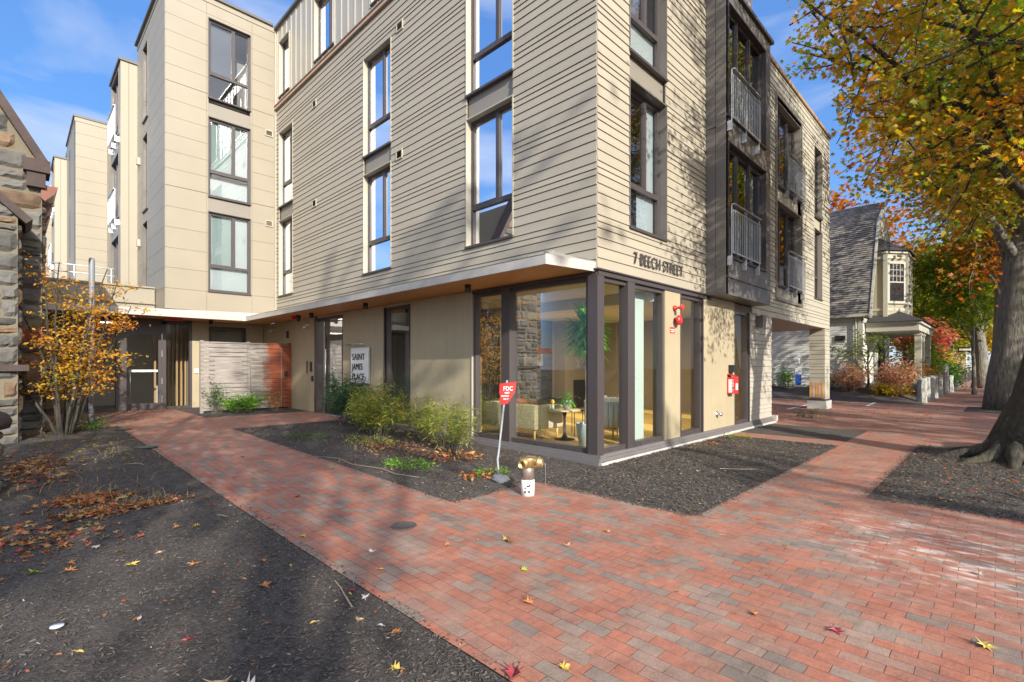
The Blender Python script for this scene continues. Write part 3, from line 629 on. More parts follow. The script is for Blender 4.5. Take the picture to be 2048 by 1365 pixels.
# head band over the street side
mb = MB(); mb.fb(FR, 0, 4.1, 3.062, 3.14, -.15, .035); mb.fb(FL, -.0, 3.05, 3.062, 3.125, -.15, .02); mb.fb(FR, -.06, 4.1, 3.141, 3.165, -.15, .07); mb.build('head_band', 'bronze', B)
store(FR, .16, 2.25, .17, 3.06, [(.88, 1.11)], jamb=None)
w_ = store(FR, 2.9, 3.93, .17, 3.06)
w_ = store(FR, 5.76, 6.72, .17, 2.95)
mb = MB()
for a, b in ((2.25, 2.57), (2.572, 2.88), (3.95, 4.4), (4.402, 4.85), (4.852, 5.3), (5.302, 5.74)): mb.fb(FR, a, b, .167, 3.06 if a < 4 else 3.13, -.03, .012)
mb.build('board_cladding', 'board_panel', B)
mb = MB()
for c in cells(2.25, 8.5, .0, 3.13, [(2.9, 3.93, .17, 3.06), (5.76, 6.72, .17, 2.95)]): mb.fb(FR, *c, -.25, -.032)
mb.box(8.25, 8.5, .26, 12, 0, 3.0)
mb.build('wall', 'panel_back', B)
mb = MB(); siding(mb, FR, 6.74, 8.5, .17, 2.98, [], start=3, lap=.014); fe = Frame(8.5, 0, 0, 1, 1, 0); siding(mb, fe, 0, 10, .17, 2.98, [], start=3, lap=.014); mb.build('lap_siding', 'siding_grey', B)

# ---- street facade upper
hr = [(.97, 2.29, 4.04, 9.70)]
mb = MB(); siding(mb, FR, 0, 4.1, 3.17, 10.66, hr); mb.build('lap_siding', 'siding', B)
mb = MB()
for c in cells(.26, 7.0, 3.17, 10.7, hr): mb.fb(FR, *c, -.28, -.015)
mb.build('wall', 'dark_gap', B)
window(FR, .97, 2.29, 4.04, 6.62, rec=.14, trans=4.86, mull=[.6], jamb='bronze_grey', blinds=[(.62, 1, .3, 1, 'blind'), (.5, 1, 0, .3, 'blind')])
window(FR, .97, 2.29, 7.13, 9.70, rec=.14, trans=7.95, mull=[.6], jamb='bronze_grey', blinds=[(0, .6, .32, 1, 'mesh_blind'), (0, 1, 0, .3, 'blind')])
MB().fb(FR, .97, 2.29, 6.64, 7.09, -.2, -.06).build('spandrel_panel', 'spandrel', B)
# dark bay
FBy = Frame(0, -.45, 1, 0, 0, -1); hb = [(4.2, 6.55, 3.97, 6.42), (4.2, 6.55, 7.0, 9.42)]
mb = MB()
for c in cells(4.1, 6.95, 3.52, 9.78, hb): mb.fb(FBy, *c, -.2, 0)
mb.fb(FBy, 4.1, 6.95, 3.14, 3.5, -.45, .0); mb.fb(FBy, 4.1, 6.97, 3.5, 3.52, -.2, .03)
fsd = Frame(4.1, 0, 0, 1, -1, 0)
mb.fb(fsd, -.45, -.235, 3.141, 6.98, -.1, .006); mb.fb(fsd, -.225, -.02, 3.141, 6.75, -.1, .006); mb.fb(fsd, -.45, -.235, 7.0, 9.78, -.1, .006); mb.fb(fsd, -.225, -.02, 6.77, 9.78, -.1, .006)
mb.box(6.75, 6.95, -.449, .0, 3.52, 9.78)
mb.build('bay_cladding', 'bronze_grey', B)
mb = MB(); mb.box(4.02, 7.03, -.52, .1, 9.78, 9.86); mb.box(4.06, 6.99, -.48, .1, 9.861, 9.93); mb.build('bay_coping', 'bronze', B)
for h in hb: window(FBy, *h, rec=.09, mull=[.325, .66], fw=.05, jamb='bronze', room=.0, parent=B)
MB().box(4.25, 6.7, -.21, -.2, 3.6, 9.7).build('interior', 'room_wall', B) if 0 else None
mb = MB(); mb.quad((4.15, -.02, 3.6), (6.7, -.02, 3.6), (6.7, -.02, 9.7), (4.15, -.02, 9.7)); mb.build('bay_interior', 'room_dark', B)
mb = MB(); mb.fb(FBy, 5.93, 6.5, 4.0, 6.4, -.28, -.27); mb.fb(FBy, 4.25, 4.5, 7.05, 9.4, -.28, -.27); mb.build('curtain', 'blind', B)
for z in (4.0, 6.88): railing(FBy, 4.18, 5.86, z, z+1.06, .12, 'galvanised', B, n=16)

# ---- right hand wing over the car port
hr2 = [(8.9, 11.4, 3.58, 9.42), (13.02, 14.03, 3.95, 9.3)]
mb = MB(); siding(mb, FR, 6.95, 15.2, 2.98, 10.2, hr2, start=2); fe2 = Frame(15.2, 0, 0, 1, 1, 0); siding(mb, fe2, 0, 10, 2.98, 10.2, [], start=2)
mb.build('lap_siding', M('siding_right', (.38, .353, .28), .55, rnd_isl=.035, dirt=.04, var=.03), B)
mb = MB()
for c in cells(7.0, 15.18, 2.98, 10.25, hr2): mb.fb(FR, *c, -.28, -.015)
mb.box(14.9, 15.18, .3, 10, 2.98, 10.2); mb.box(8.5, 15.17, .28, 10, 3.05, 3.3)
mb.build('wall', 'dark_gap', B)
MB().fb(FR, 6.95, 15.26, 10.2, 10.3, -.4, .06).build('roof_coping', M('wood_coping', (.30, .20, .11), .6), B)
MB().box(8.5, 15.15, .0, 10, 2.97, 3.04).build('carport_soffit', 'trim_beige', B)
for z0, z1 in ((3.98, 6.40), (6.9, 9.28)):
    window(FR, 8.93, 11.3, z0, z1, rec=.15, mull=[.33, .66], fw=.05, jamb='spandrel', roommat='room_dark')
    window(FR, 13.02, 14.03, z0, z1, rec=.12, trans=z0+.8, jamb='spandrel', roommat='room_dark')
    railing(FR, 9.75, 11.42, z0, z0+1.06, .13, 'galvanised', B, n=16)
M('spandrel_light', (.38, .35, .28), .5)
for q_ in ((8.92, 11.32, 3.6, 3.93, -.16), (8.92, 11.32, 6.42, 6.84, -.2), (13.02, 14.03, 6.42, 6.84, -.2)): MB().fb(FR, *q_, -.06).build('spandrel_panel', 'spandrel_light', B)
mb = MB(); mb.fb(FR, 8.82, 8.9, 3.5, 9.5, -.1, .045); mb.fb(FR, 11.4, 11.46, 3.5, 9.5, -.1, .045); mb.fb(FR, 8.9, 11.4, 9.42, 9.5, -.1, .045); mb.fb(FR, 8.9, 11.4, 3.5, 3.58, -.1, .06); mb.build('window_surround', 'spandrel', B)
# column
mb = MB(); siding(mb, FR, 14.5, 15.2, .98, 2.96, [], start=1, lap=.012); fc = Frame(14.5, 0, 0, 1, -1, 0); siding(mb, fc, 0, .5, .98, 2.96, [], start=1, lap=.012); mb.box(14.52, 15.18, .02, .48, .36, 2.97)
cl = mb.build('column', 'siding_right', B)
MB().fb(FR, 14.5, 15.2, .36, .98, -.1, .006).build('panel', 'siding_right', cl)
MB().box(14.42, 15.26, -.06, .56, 0, .3).build('column_base', 'concrete', cl)
mb = MB(); mb.box(14.46, 15.22, -.02, .52, .3, .36); mb.build('flashing', 'bronze', cl)
mb = MB()
for i, c in enumerate((0, 1, 0, 1, 0)): mb.box(14.44, 14.48, .02+i*.095, .10+i*.095, .42, .98, c)
mb.build('wood_guard', [M('pine', (.62, .36, .12), .6, var=.15, vs=8), M('pine_pink', (.62, .40, .33), .6, var=.15, vs=8)], cl)

# ---- recessed entrance under the wing
mb = MB(); gf = [(-6.05, -2.28, .1, 3.1), (-1.76, -.62, 1.2, 2.98)]
for i in range(10):
    for c in cells(-2.28+i*.29, -2.28+i*.29+.286, .17, 3.125, gf):
        if c[0] < 0: mb.fb(FG, c[0], min(c[1], .0), c[2], c[3], -.03, 0)
mb.build('board_cladding', 'board_panel', B); MB().fb(FG, -6.3, -6.06, .1, 3.125, -.03, .5).build('pilaster', 'board_panel', B)
mb = MB()
for c in cells(-6.6, .3, 0, 3.3, gf): mb.fb(FG, *c, -.3, -.031)
mb.build('wall', 'panel_back', B)
ew = store(FG, -1.76, -.62, 1.2, 2.98, room=1.0)
e = thing if 0 else None
mb = MB()   # entrance screen frame
for a, b in ((-6.05, -5.95), (-5.0, -4.9), (-4.33, -4.12), (-3.14, -3.02), (-2.36, -2.28)): mb.fb(FG, a, b, .15, 3.06, -.16, .0)
mb.fb(FG, -5.95, -2.36, 2.98, 3.125, -.16, .0); mb.fb(FG, -5.95, -4.33, .15, .25, -.15, -.01); mb.fb(FG, -3.02, -2.36, .15, .25, -.15, -.01)
en = mb.build('entrance_screen', 'bronze', B)
mb = MB()
for a, b in ((-5.95, -5.0), (-4.9, -4.33), (-3.02, -2.36)): mb.fq(FG, a, b, .24, 2.99, -.08)
mb.build('pane', 'shop_glass', en)
mb = MB(); mb.fb(FG, -4.12, -4.03, .17, 2.7, -.12, -.02); mb.fb(FG, -3.23, -3.14, .17, 2.7, -.12, -.02); mb.fb(FG, -4.03, -3.23, .17, .38, -.12, -.02); mb.fb(FG, -4.03, -3.23, 2.6, 2.7, -.12, -.02); mb.fb(FG, -4.12, -3.14, 2.7, 2.98, -.13, -.03)
dr = mb.build('entrance_door', 'bronze', B)
MB().fq(FG, -4.03, -3.23, .37, 2.61, -.07).build('pane', 'shop_glass', dr)
mb = MB(); mb.tube([FG.p(-3.98, .55, .06), FG.p(-3.98, 1.5, .06)], .014, 8); mb.tube([FG.p(-3.98, .6, .06), FG.p(-4.06, .6, -.02)], .01, 6); mb.tube([FG.p(-3.98, 1.45, .06), FG.p(-4.06, 1.45, -.02)], .01, 6); mb.build('door_handle', 'steel', dr)
MB().fb(FG, -4.0, -3.24, 1.4, 1.47, -.069, -.065).build('glass_stripe', 'white_plastic', dr)
mb = MB()
for z in (.4, 1.0, 1.9, 2.45): mb.fb(FG, -3.145, -3.125, z, z+.2, -.02, .012)
mb.build('hinge', 'steel', dr)
# vestibule interior
mb = MB(); mb.quad((-6.6, 18.5, .15), (-.7, 18.5, .15), (-.7, 18.5, 3.1), (-6.6, 18.5, 3.1)); mb.quad((-6.59, 15.3, .15), (-6.59, 18.5, .15), (-6.59, 18.5, 3.1), (-6.59, 15.3, 3.1)); mb.quad((-2.1, 15.3, .15), (-2.1, 18.5, .15), (-2.1, 18.5, 3.1), (-2.1, 15.3, 3.1)); mb.quad((-6.6, 15.2, 3.1), (-.7, 15.2, 3.1), (-.7, 18.5, 3.1), (-6.6, 18.5, 3.1)); mb.quad((-6.6, 15.2, .16), (-.7, 15.2, .16), (-.7, 18.5, .16), (-6.6, 18.5, .16), 1)
vi = mb.build('vestibule_interior', ['room_wall', M('tile_floor', (.12, .11, .10), .3)], B)
mb = MB()
for i in range(8): mb.box(-3.1+i*.13, -3.1+i*.13+.05, 16.5, 16.62, .16, 3.05)
mb.box(-5.8, -5.2, 18.2, 18.4, .16, 2.9); mb.build('wood_screen', M('oak', (.30, .19, .09), .6), vi)
mb = MB(); mb.box(-4.5, -3.3, 16.0, 16.1, 3.06, 3.09); mb.box(-4.5, -3.3, 17.0, 17.1, 3.06, 3.09); mb.build('strip_light', 'lamp_panel', vi)

# ---- side entrance door on the long facade (b 8.67 .. 10.5)
mb = MB(); mb.fb(FL, 8.67, 8.76, .15, 3.06, -.2, -.02); mb.fb(FL, 10.36, 10.5, .15, 3.125, -.2, .03); mb.fb(FL, 8.76, 10.36, 2.98, 3.06, -.2, -.02); mb.fb(FL, 9.82, 9.9, .17, 2.98, -.16, -.03); mb.fb(FL, 8.76, 9.82, 2.42, 2.52, -.16, -.04)
d2 = mb.build('side_door_frame', 'bronze', B)
mb = MB(); mb.fb(FL, 8.77, 8.85, .17, 2.42, -.12, -.05); mb.fb(FL, 9.73, 9.81, .17, 2.42, -.12, -.05); mb.fb(FL, 8.85, 9.73, .17, .36, -.12, -.05); mb.fb(FL, 8.85, 9.73, 2.34, 2.42, -.12, -.05)
dd = mb.build('side_door', 'bronze', B)
MB().fq(FL, 8.85, 9.73, .35, 2.35, -.08).build('pane', 'shop_glass', dd)
MB().tube([FL.p(9.68, .7, .05), FL.p(9.68, 2.1, .05)], .017, 8).build('door_handle', 'steel', dd)
mb = MB(); mb.fq(FL, 8.76, 9.82, 2.5, 2.99, -.1); mb.fq(FL, 9.9, 10.36, .2, 2.99, -.1); mb.build('pane', 'shop_glass', d2)
mb = MB(); mb.quad((2.4, 8.5, .17), (2.4, 10.8, .17), (2.4, 10.8, 3.1), (2.4, 8.5, 3.1)); mb.quad((.25, 8.6, .17), (2.4, 8.6, .17), (2.4, 8.6, 3.1), (.25, 8.6, 3.1)); mb.quad((.25, 10.7, .17), (2.4, 10.7, .17), (2.4, 10.7, 3.1), (.25, 10.7, 3.1)); mb.quad((.25, 8.6, 3.1), (2.4, 8.6, 3.1), (2.4, 10.7, 3.1), (.25, 10.7, 3.1)); mb.quad((.0, 8.6, .18), (2.4, 8.6, .18), (2.4, 10.7, .18), (0, 10.7, .18), 1)
vi = mb.build('lobby_interior', ['room_wall', 'tile_floor'], B); MB().box(.6, 2.0, 9.0, 10.2, 3.05, 3.09).build('ceiling_light', 'lamp_panel', vi)

# ---- lettering
def text(name, s, size, loc, rot, mt, parent, ext=.008, sx=1, sp=1, align='LEFT', line=1, bold=0):
    c = bpy.data.curves.new('t', 'FONT'); c.body = s; c.size = size; c.extrude = ext; c.space_character = sp; c.align_x = align; c.space_line = line; c.offset = bold
    t = bpy.data.objects.new('t', c); col.objects.link(t); bpy.context.view_layer.update()
    me = bpy.data.meshes.new_from_object(t.evaluated_get(bpy.context.evaluated_depsgraph_get())); bpy.data.objects.remove(t)
    me.materials.clear(); me.materials.append(MATS[mt])
    mt4 = Matrix.Translation(Vector(loc)) @ rot @ Matrix.Diagonal((sx, 1, 1, 1)); me.transform(mt4)
    o = bpy.data.objects.new(name, me); col.objects.link(o)
    if parent: o.parent = parent; me.transform(Matrix.Translation(-WL(parent)))
    return o
ROT_R = Matrix.Rotation(R(90), 4, 'X')                                            # reads along +x on the street side
ROT_L = Matrix(((0, 0, -1, 0), (-1, 0, 0, 0), (0, 1, 0, 0), (0, 0, 0, 1)))        # reads along -y on the long side
text('street_address_lettering', '7 BEECH STREET', .30, (1.06, -.04, 3.40), ROT_R, 'bronze', B, ext=.008, sx=.80, sp=1.08, bold=.0)
text('door_number', '7', .2, (.075, 9.30, 2.10), ROT_L, 'white_plastic', dd, ext=.001)
# ================================================================ farther wings
def far_wing(x, y, z, label, w_=6):
    t = thing('apartment_wing', label, 'building', (x, y, 0), 'far wings of the apartment block')
    mb = MB(); fw_ = Frame(0, y, 1, 0, 0, -1); fs_ = Frame(x, 0, 0, 1, -1, 0)
    i = 0; zz = 3.4
    while zz < z-.3:
        mb.fb(fw_, x, x+w_, zz+.003, zz+.545, -.02, 0)
        for c in cells(y, y+4.6, zz+.003, zz+.545, [(y+2.6, y+3.4, a, a+2.5) for a in (4.2, 7.2, 10.3)]): mb.fb(fs_, *c, -.02, 0)
        zz += .55
    mb.fb(fw_, x, x+w_, zz+.003, z-.001, -.02, .02); mb.fb(fs_, y, y+4.6, zz+.003, z-.001, -.02, .01)
    mb.build('panel_cladding', 'panel', t)
    mb = MB(); mb.box(x+.025, x+w_, y+.025, y+12, 0, z-.002); mb.build('wall', 'panel_back', t)
    MB().box(x-.06, x+w_, y-.06, y+4.7, z, z+.1).build('roof_coping', 'bronze_grey', t)
    for a in (4.2, 7.2, 10.3): MB().fb(fs_, y+2.6, y+3.4, a, a+2.5, -.1, -.0).build('window', 'bronze', t)
    side_bay(x-.5, y+4.7, y+7.3, 3.4, z-.7, t)
    return t
far_wing(-4.5, 26.8, 13.5, 'beige panelled wing with small parapet between the near wing and the church')
far_wing(-6.6, 43.5, 13.3, 'farthest beige wing, a sliver at the church roof corner')

# ================================================================ church
M('stone_block', (.10, .096, .088), .9, var=.3, vs=3, bump=1.0, bs=14, rnd_isl=.42, dirt=.25)
M('stone_rust', (.135, .088, .055), .9, var=.4, vs=5, bump=1.0, bs=14, rnd_isl=.3)
M('mortar', (.15, .13, .092), .95, bump=.5, bs=30); M('brownstone', (.055, .038, .034), .85, var=.2, vs=5, bump=.5, bs=25, dirt=.2)
M('red_brick', (.33, .085, .055), .85, rnd_isl=.25, bump=.3, bs=50); M('slate', (.075, .07, .075), .7, rnd_isl=.3); M('copper_brown', (.13, .045, .03), .38, metal=.35, dirt=.25)
CH = thing('church', 'old rubble stone church corner with brownstone coping at the left edge', 'church', (-6.16, 9.5, 0))
def rubble(parent, fr, s0, s1, z0, z1, seed, top=None, name='stone_wall', skip=None, hmin=.24, hmax=.42):
    r = random.Random(seed); mb = MB(); z = z0
    while z < z1-.02:
        h = min(r.uniform(hmin, hmax), z1-z); h = h if z1-z-h > .12 else z1-z; s = s0
        while s < s1-.01:
            w_ = r.uniform(.28, .72); w_ = w_ if s1-s-w_ > .2 else s1-s
            parts = [(s, s+w_, z, z+h)]
            if w_ > .3 and r.random() < .35: q = z+h*r.uniform(.4, .6); parts = [(s, s+w_, z, q), (s, s+w_, q, z+h)]
            for a, b, p, q in parts:
                if top and top((a+b)/2) < (p+q)/2: continue
                if skip and skip[0] < (p+q)/2 < skip[1]: continue
                g_ = .014; d = r.uniform(.0, .035); k = 5; m_ = 4; vs = []; fs = []
                for j in range(m_+1):
                    for i in range(k+1):
                        u, v = i/k, j/m_; e_ = min(u, 1-u, v, 1-v); dd_ = d+(.03*min(1, e_*5) if e_ > 0 else -.03)+r.uniform(-.010, .010)*(e_ > 0)
                        ss = a+g_+(b-a-2*g_)*u+r.uniform(-.012, .012); zz = p+g_+(q-p-2*g_)*v+r.uniform(-.012, .012); vs.append(fr.p(ss, zz, dd_))
                for j in range(m_):
                    for i in range(k): n0 = j*(k+1)+i; fs.append((n0, n0+1, n0+k+2, n0+k+1))
                mb.add(vs, fs, 1 if r.random() < .2 else 0)
            s += w_
        z += h
    return mb.build(name, ['stone_block', 'stone_rust'], parent)
FC = Frame(0, 9.5, 1, 0, 0, -1); topf = lambda s: 5.66+min(max(0, -6.16-s), max(0, s+9.3))*1.72
rubble(CH, FC, -9.3, -6.16, 0, 8.3, 3, topf, skip=(2.13, 2.36))
FCs = Frame(-6.16, 0, 0, 1, 1, 0); rubble(CH, FCs, 9.5, 14.5, 0, 5.3, 4)
mb = MB(); mb.prism([(-6.17, 9.51, -.2), (-9.3, 9.51, -.2), (-9.3, 9.51, 5.75), (-7.73, 9.51, 8.4), (-6.17, 9.51, 5.75)], (0, 6.5, 0)); mb.build('mortar_core', 'mortar', CH)
mb = MB(); r = random.Random(9)
for row in range(3):
    s = -10+(.1 if row % 2 else 0)
    while s < -6.17: mb.fb(FC, s, min(s+.2, -6.165), 2.14+row*.074, 2.205+row*.074, -.05, .02+r.uniform(0, .004)); s += .212
mb.build('brick_band', 'red_brick', CH)
def slope_bar(parent, x0, z0, x1, z1, y0, y1, t, name='coping', m_='brownstone'):
    d = Vector((x1-x0, 0, z1-z0)).normalized(); n_ = Vector((-d.z, 0, d.x))*t
    if n_.z < 0: n_ = -n_
    return MB().prism([(x0, y0, z0), (x1, y0, z1), (x1+n_.x, y0, z1+n_.z), (x0+n_.x, y0, z0+n_.z)], (0, y1-y0, 0)).build(name, m_, parent)
slope_bar(CH, -6.2, 5.72, -7.7, 8.36, 9.36, 9.9, .15); slope_bar(CH, -9.3, 5.72, -7.76, 8.36, 9.36, 9.9, .22)
mb = MB(); mb.box(-6.45, -6.05, 9.3, 9.9, 5.55, 5.80); mb.box(-6.4, -6.12, 9.35, 9.8, 5.25, 5.55); mb.build('kneeler', 'brownstone', CH)
mb = MB(); mb.prism([(-6.22, 9.6, 5.3), (-6.22, 16, 5.3), (-7.73, 16, 8.15), (-7.73, 9.6, 8.15)], (0, 0, .15)); mb.prism([(-9.24, 9.6, 5.3), (-9.24, 16, 5.3), (-7.73, 16, 8.15), (-7.73, 9.6, 8.15)], (0, 0, .15)); mb.build('roof', 'slate', CH)
# copper eaves gutter running back along the side
mb = MB(); pr = [(0, 5.06), (.06, 5.00), (.14, 5.10), (.20, 5.16), (.24, 5.26), (.26, 5.33), (.0, 5.33)]
mb.prism([(-6.19+a, 9.42, z) for a, z in pr], (0, 6, 0)); mb.build('gutter', 'copper_brown', CH)
mb = MB()
for y in (9.9, 11.2, 12.5): mb.prism([(-6.16, y, 4.6), (-6.16, y, 5.05), (-5.98, y, 5.1)], (0, .12, 0))
mb.tube([(-6.02, 14.0, 5.05), (-6.0, 14.0, .2)], .05, 8); mb.build('gutter_bracket', 'copper_brown', CH)
# stepped buttress nearer the viewer
BT = Frame(0, 8.55, 1, 0, 0, -1); rubble(CH, BT, -8, -6.52, 0, 4.6, 8, lambda s: 4.35+max(0, -6.52-s)*1.0, name='buttress')
mb = MB(); mb.prism([(-6.53, 8.56, -.1), (-6.53, 8.56, 4.4), (-8, 8.56, 5.9), (-8, 8.56, -.1)], (0, .96, 0)); mb.build('mortar_core', 'mortar', CH)
BTs = Frame(-6.52, 0, 0, 1, 1, 0); rubble(CH, BTs, 8.55, 9.5, 0, 4.3, 12, name='buttress')
slope_bar(CH, -6.42, 4.28, -8.1, 5.95, 8.42, 9.45, .13)
mb = MB(); mb.box(-8, -6.38, 8.42, 9.5, 1.50, 1.62); mb.box(-6.6, -6.05, 9.38, 11, 1.05, 1.14); mb.build('string_course', 'brownstone', CH)
# round capped stone pier closest to the viewer
SP = thing('stone_pier', 'round capped rubble stone pier at the lower left edge', 'pier', (-7.32, 3.9, .04))
r = random.Random(5); mb = MB(); z = .0
def rr(z): return .56 if z > .55 else .56+.0*(z)
while z < .80:
    h = r.uniform(.16, .3); h = min(h, .80-z) if .80-z-h > .06 else .80-z; a = r.uniform(0, 1)
    while a < 6.2+.8:
        da = r.uniform(.35, .8); k = 5; vs = []; fs = []; d = r.uniform(0, .03)
        for j in range(4):
            for i in range(k+1):
                u, v = i/k, j/3; e_ = min(u, 1-u, v, 1-v); R_ = .60+d+(.02 if e_ > 0 else -.03)+r.uniform(-.01, .01); q = a+.02+(da-.04)*u; vs.append((-7.32+R_*math.cos(q), 3.9+R_*math.sin(q), .04+z+.012+(h-.024)*v))
        for j in range(3):
            for i in range(k): n0 = j*(k+1)+i; fs.append((n0, n0+1, n0+k+2, n0+k+1))
        mb.add(vs, fs, 1 if r.random() < .2 else 0); a += da
    z += h
mb.build('stone_shaft', ['stone_block', 'stone_rust'], SP)
MB().lathe(-7.32, 3.9, [(.585, -.1), (.585, .86)], 28).build('mortar_core', 'mortar', SP)
mb = MB(); mb.lathe(-7.32, 3.9, [(.60, .84), (.70, .86), (.72, .94), (.68, 1.02), (.50, 1.12), (.46, 1.13)], 32); mb.lathe(-7.32, 3.9, [(.44, 1.12), (.44, 1.9)], 28)
mb.lathe(-7.32, 3.9, [(.46, 1.9), (.54, 1.93), (.53, 2.02), (.30, 2.16), (.02, 2.2)], 28); mb.build('cap', 'brownstone', SP)

# ================================================================ fence
M('weathered_wood', (.46, .42, .39), .8, var=.25, vs=5, bump=.3, bs=40, stretch=(1, 1, 6), rnd_isl=.12)
fw_m = bpy.data.materials.new('fence_wood'); fw_m.use_nodes = True; MATS['fence_wood'] = fw_m
n = fw_m.node_tree.nodes; l = fw_m.node_tree.links.new; pb = n['Principled BSDF']; pb.inputs['Roughness'].default_value = .75
t = n.new('ShaderNodeTexCoord'); sp_ = n.new('ShaderNodeSeparateXYZ'); l(t.outputs['Object'], sp_.inputs[0])
nz = n.new('ShaderNodeTexNoise'); nz.inputs['Scale'].default_value = 2.6; nz.inputs['Detail'].default_value = 6; l(t.outputs['Object'], nz.inputs['Vector'])
a1 = n.new('ShaderNodeMath'); a1.operation = 'MULTIPLY_ADD'; a1.inputs[1].default_value = .9; l(nz.outputs['Fac'], a1.inputs[0]); l(sp_.outputs['X'], a1.inputs[2])
mr_ = n.new('ShaderNodeMapRange'); mr_.inputs[1].default_value = 2.22; mr_.inputs[2].default_value = 2.42; l(a1.outputs[0], mr_.inputs[0])
mp_ = n.new('ShaderNodeMapping'); mp_.inputs['Scale'].default_value = (2, 2, 40); l(t.outputs['Object'], mp_.inputs[0]); n2 = n.new('ShaderNodeTexNoise'); n2.inputs['Scale'].default_value = 1.2; n2.inputs['Detail'].default_value = 6; l(mp_.outputs[0], n2.inputs['Vector'])
gr = n.new('ShaderNodeValToRGB'); gr.color_ramp.elements[0].position = .3; gr.color_ramp.elements[0].color = (.15, .135, .125, 1); gr.color_ramp.elements[1].position = .7; gr.color_ramp.elements[1].color = (.36, .32, .29, 1); l(n2.outputs['Fac'], gr.inputs[0])
rd = n.new('ShaderNodeValToRGB'); rd.color_ramp.elements[0].position = .3; rd.color_ramp.elements[0].color = (.14, .03, .015, 1); rd.color_ramp.elements[1].position = .7; rd.color_ramp.elements[1].color = (.33, .08, .03, 1); l(n2.outputs['Fac'], rd.inputs[0])
mxx = n.new('ShaderNodeMix'); mxx.data_type = 'RGBA'; l(mr_.outputs[0], mxx.inputs['Factor']); l(gr.outputs[0], mxx.inputs['A']); l(rd.outputs[0], mxx.inputs['B']); l(mxx.outputs['Result'], pb.inputs['Base Color'])
FE = thing('slat_fence', 'weathered grey horizontal slat fence turning rusty red towards the building', 'fence', (-2.66, 12.35, .17))
mb = MB(); z = .24; r = random.Random(2)
while z < 2.3:
    h = min(.12, 2.33-z); mb.box(-2.66, -1.37, 12.33, 12.352, z+r.uniform(-.004, .004), z+h); mb.box(-1.36, -.02, 12.328+r.uniform(0, .004), 12.352, z+r.uniform(-.004, .004), z+h); z += .137
mb.build('slat_panel', 'fence_wood', FE)
for x in (-2.62, -1.33, -.06): MB().box(x-.045, x+.045, 12.355, 12.44, .12, 2.36).build('post', 'fence_wood', FE)
mb = MB(); mb.box(-.35, -.33, 12.31, 12.327, .25, 2.2); mb.box(-1.30, -1.28, 12.31, 12.327, .8, 1.7); mb.build('screw_strip', 'steel', FE)
MB().box(-.24, -.14, 12.28, 12.326, 1.25, 1.42).build('latch', 'black_metal', FE)

# ================================================================ wall fixtures
S = thing('wall_sign', 'white upright sign reading SAINT JAMES PLACE in black letters', 'sign', (-.05, 7.6, 1.2))
MB().fb(FL, 7.12, 8.07, 1.15, 2.08, .035, .06).build('sign_board', 'white_plastic', S)
mb = MB(); mb.fb(FL, 7.10, 8.09, 2.081, 2.1, .03, .065); mb.fb(FL, 7.10, 7.119, 1.13, 2.081, .03, .065); mb.fb(FL, 8.071, 8.09, 1.13, 2.081, .03, .065); mb.fb(FL, 7.11, 8.07, 1.13, 1.149, .03, .065); mb.fb(FL, 7.5, 7.7, 1.3, 1.9, .0, .035); mb.build('frame', 'galvanised', S)
for k, wd in enumerate(('SAINT', 'JAMES', 'PLACE')):
    text('lettering', wd, .24, (-.068, 8.0, 1.76-k*.265), ROT_L, 'black_metal', S, ext=.006, sx=[1.0, .86, .92][k], sp=1.05, bold=.0)
S = thing('sign_lamp', 'slim grey lamp bar on the wall above the white sign', 'lamp', (-.05, 7.6, 2.15))
mb = MB(); mb.tube([(-.18, 7.2, 2.17), (-.18, 8.15, 2.17)], .018, 8); mb.tube([(-.0, 7.65, 2.2), (-.18, 7.65, 2.19)], .009, 6); mb.build('lamp_bar', 'steel', S)

S = thing('fire_alarm_bell', 'red round alarm bell with horn on the beige wall beside the corner glass', 'alarm', (2.56, -.03, 2.5))
Mx = lambda x, z: Matrix.Translation((x, -.01, z)) @ Matrix.Rotation(R(90), 4, 'X')
MB().lathe(0, 0, [(.03, 0), (.03, .06), (.085, .065), (.10, .09), (.09, .13), (.03, .15), (.005, .15)], 20, M4=Mx(2.64, 2.50)).build('bell', 'red_paint', S)
MB().lathe(0, 0, [(.05, 0), (.05, .05), (.02, .055), (.02, .09), (.03, .12), (.055, .2), (.05, .2)], 16, M4=Mx(2.60, 2.74)).build('horn', 'red_paint', S)
S2 = thing('alarm_notice', 'small red label under the alarm bell', 'sign', (2.5, -.02, 2.3))
mb = MB(); mb.fb(FR, 2.44, 2.64, 2.24, 2.36, .012, .018); mb.build('plate', 'red_paint', S2)
mb = MB(); mb.fb(FR, 2.455, 2.625, 2.30, 2.32, .0185, .019); mb.fb(FR, 2.47, 2.61, 2.265, 2.28, .0185, .019); mb.build('print', 'white_plastic', S2)
S = thing('fire_key_box', 'red FIRE box hanging on the beige wall near the narrow window', 'fire box', (5.4, -.05, 1.1))
mb = MB(); mb.fb(FR, 5.28, 5.54, .94, 1.33, .012, .18); mb.prism([(5.28, -.18, 1.33), (5.54, -.18, 1.33), (5.54, -.012, 1.40), (5.28, -.012, 1.40)], (0, 0, .01)); mb.build('box', 'red_paint', S, bevel=.008)
mb = MB(); fq_ = Frame(5.28, 0, 0, 1, -1, 0); mb.fb(fq_, -.16, -.05, .97, 1.28, .0005, .003); mb.fb(FR, 5.37, 5.50, 1.03, 1.18, .1805, .183); mb.build('plate', 'white_plastic', S)
for i, ch in enumerate('FIRE'):
    text('lettering', ch, .085, (5.274, -.13+.0, 1.205-i*.078), Matrix(((0, 0, -1, 0), (-1, 0, 0, 0), (0, 1, 0, 0), (0, 0, 0, 1))) , 'red_paint', S, ext=.001, bold=.002)
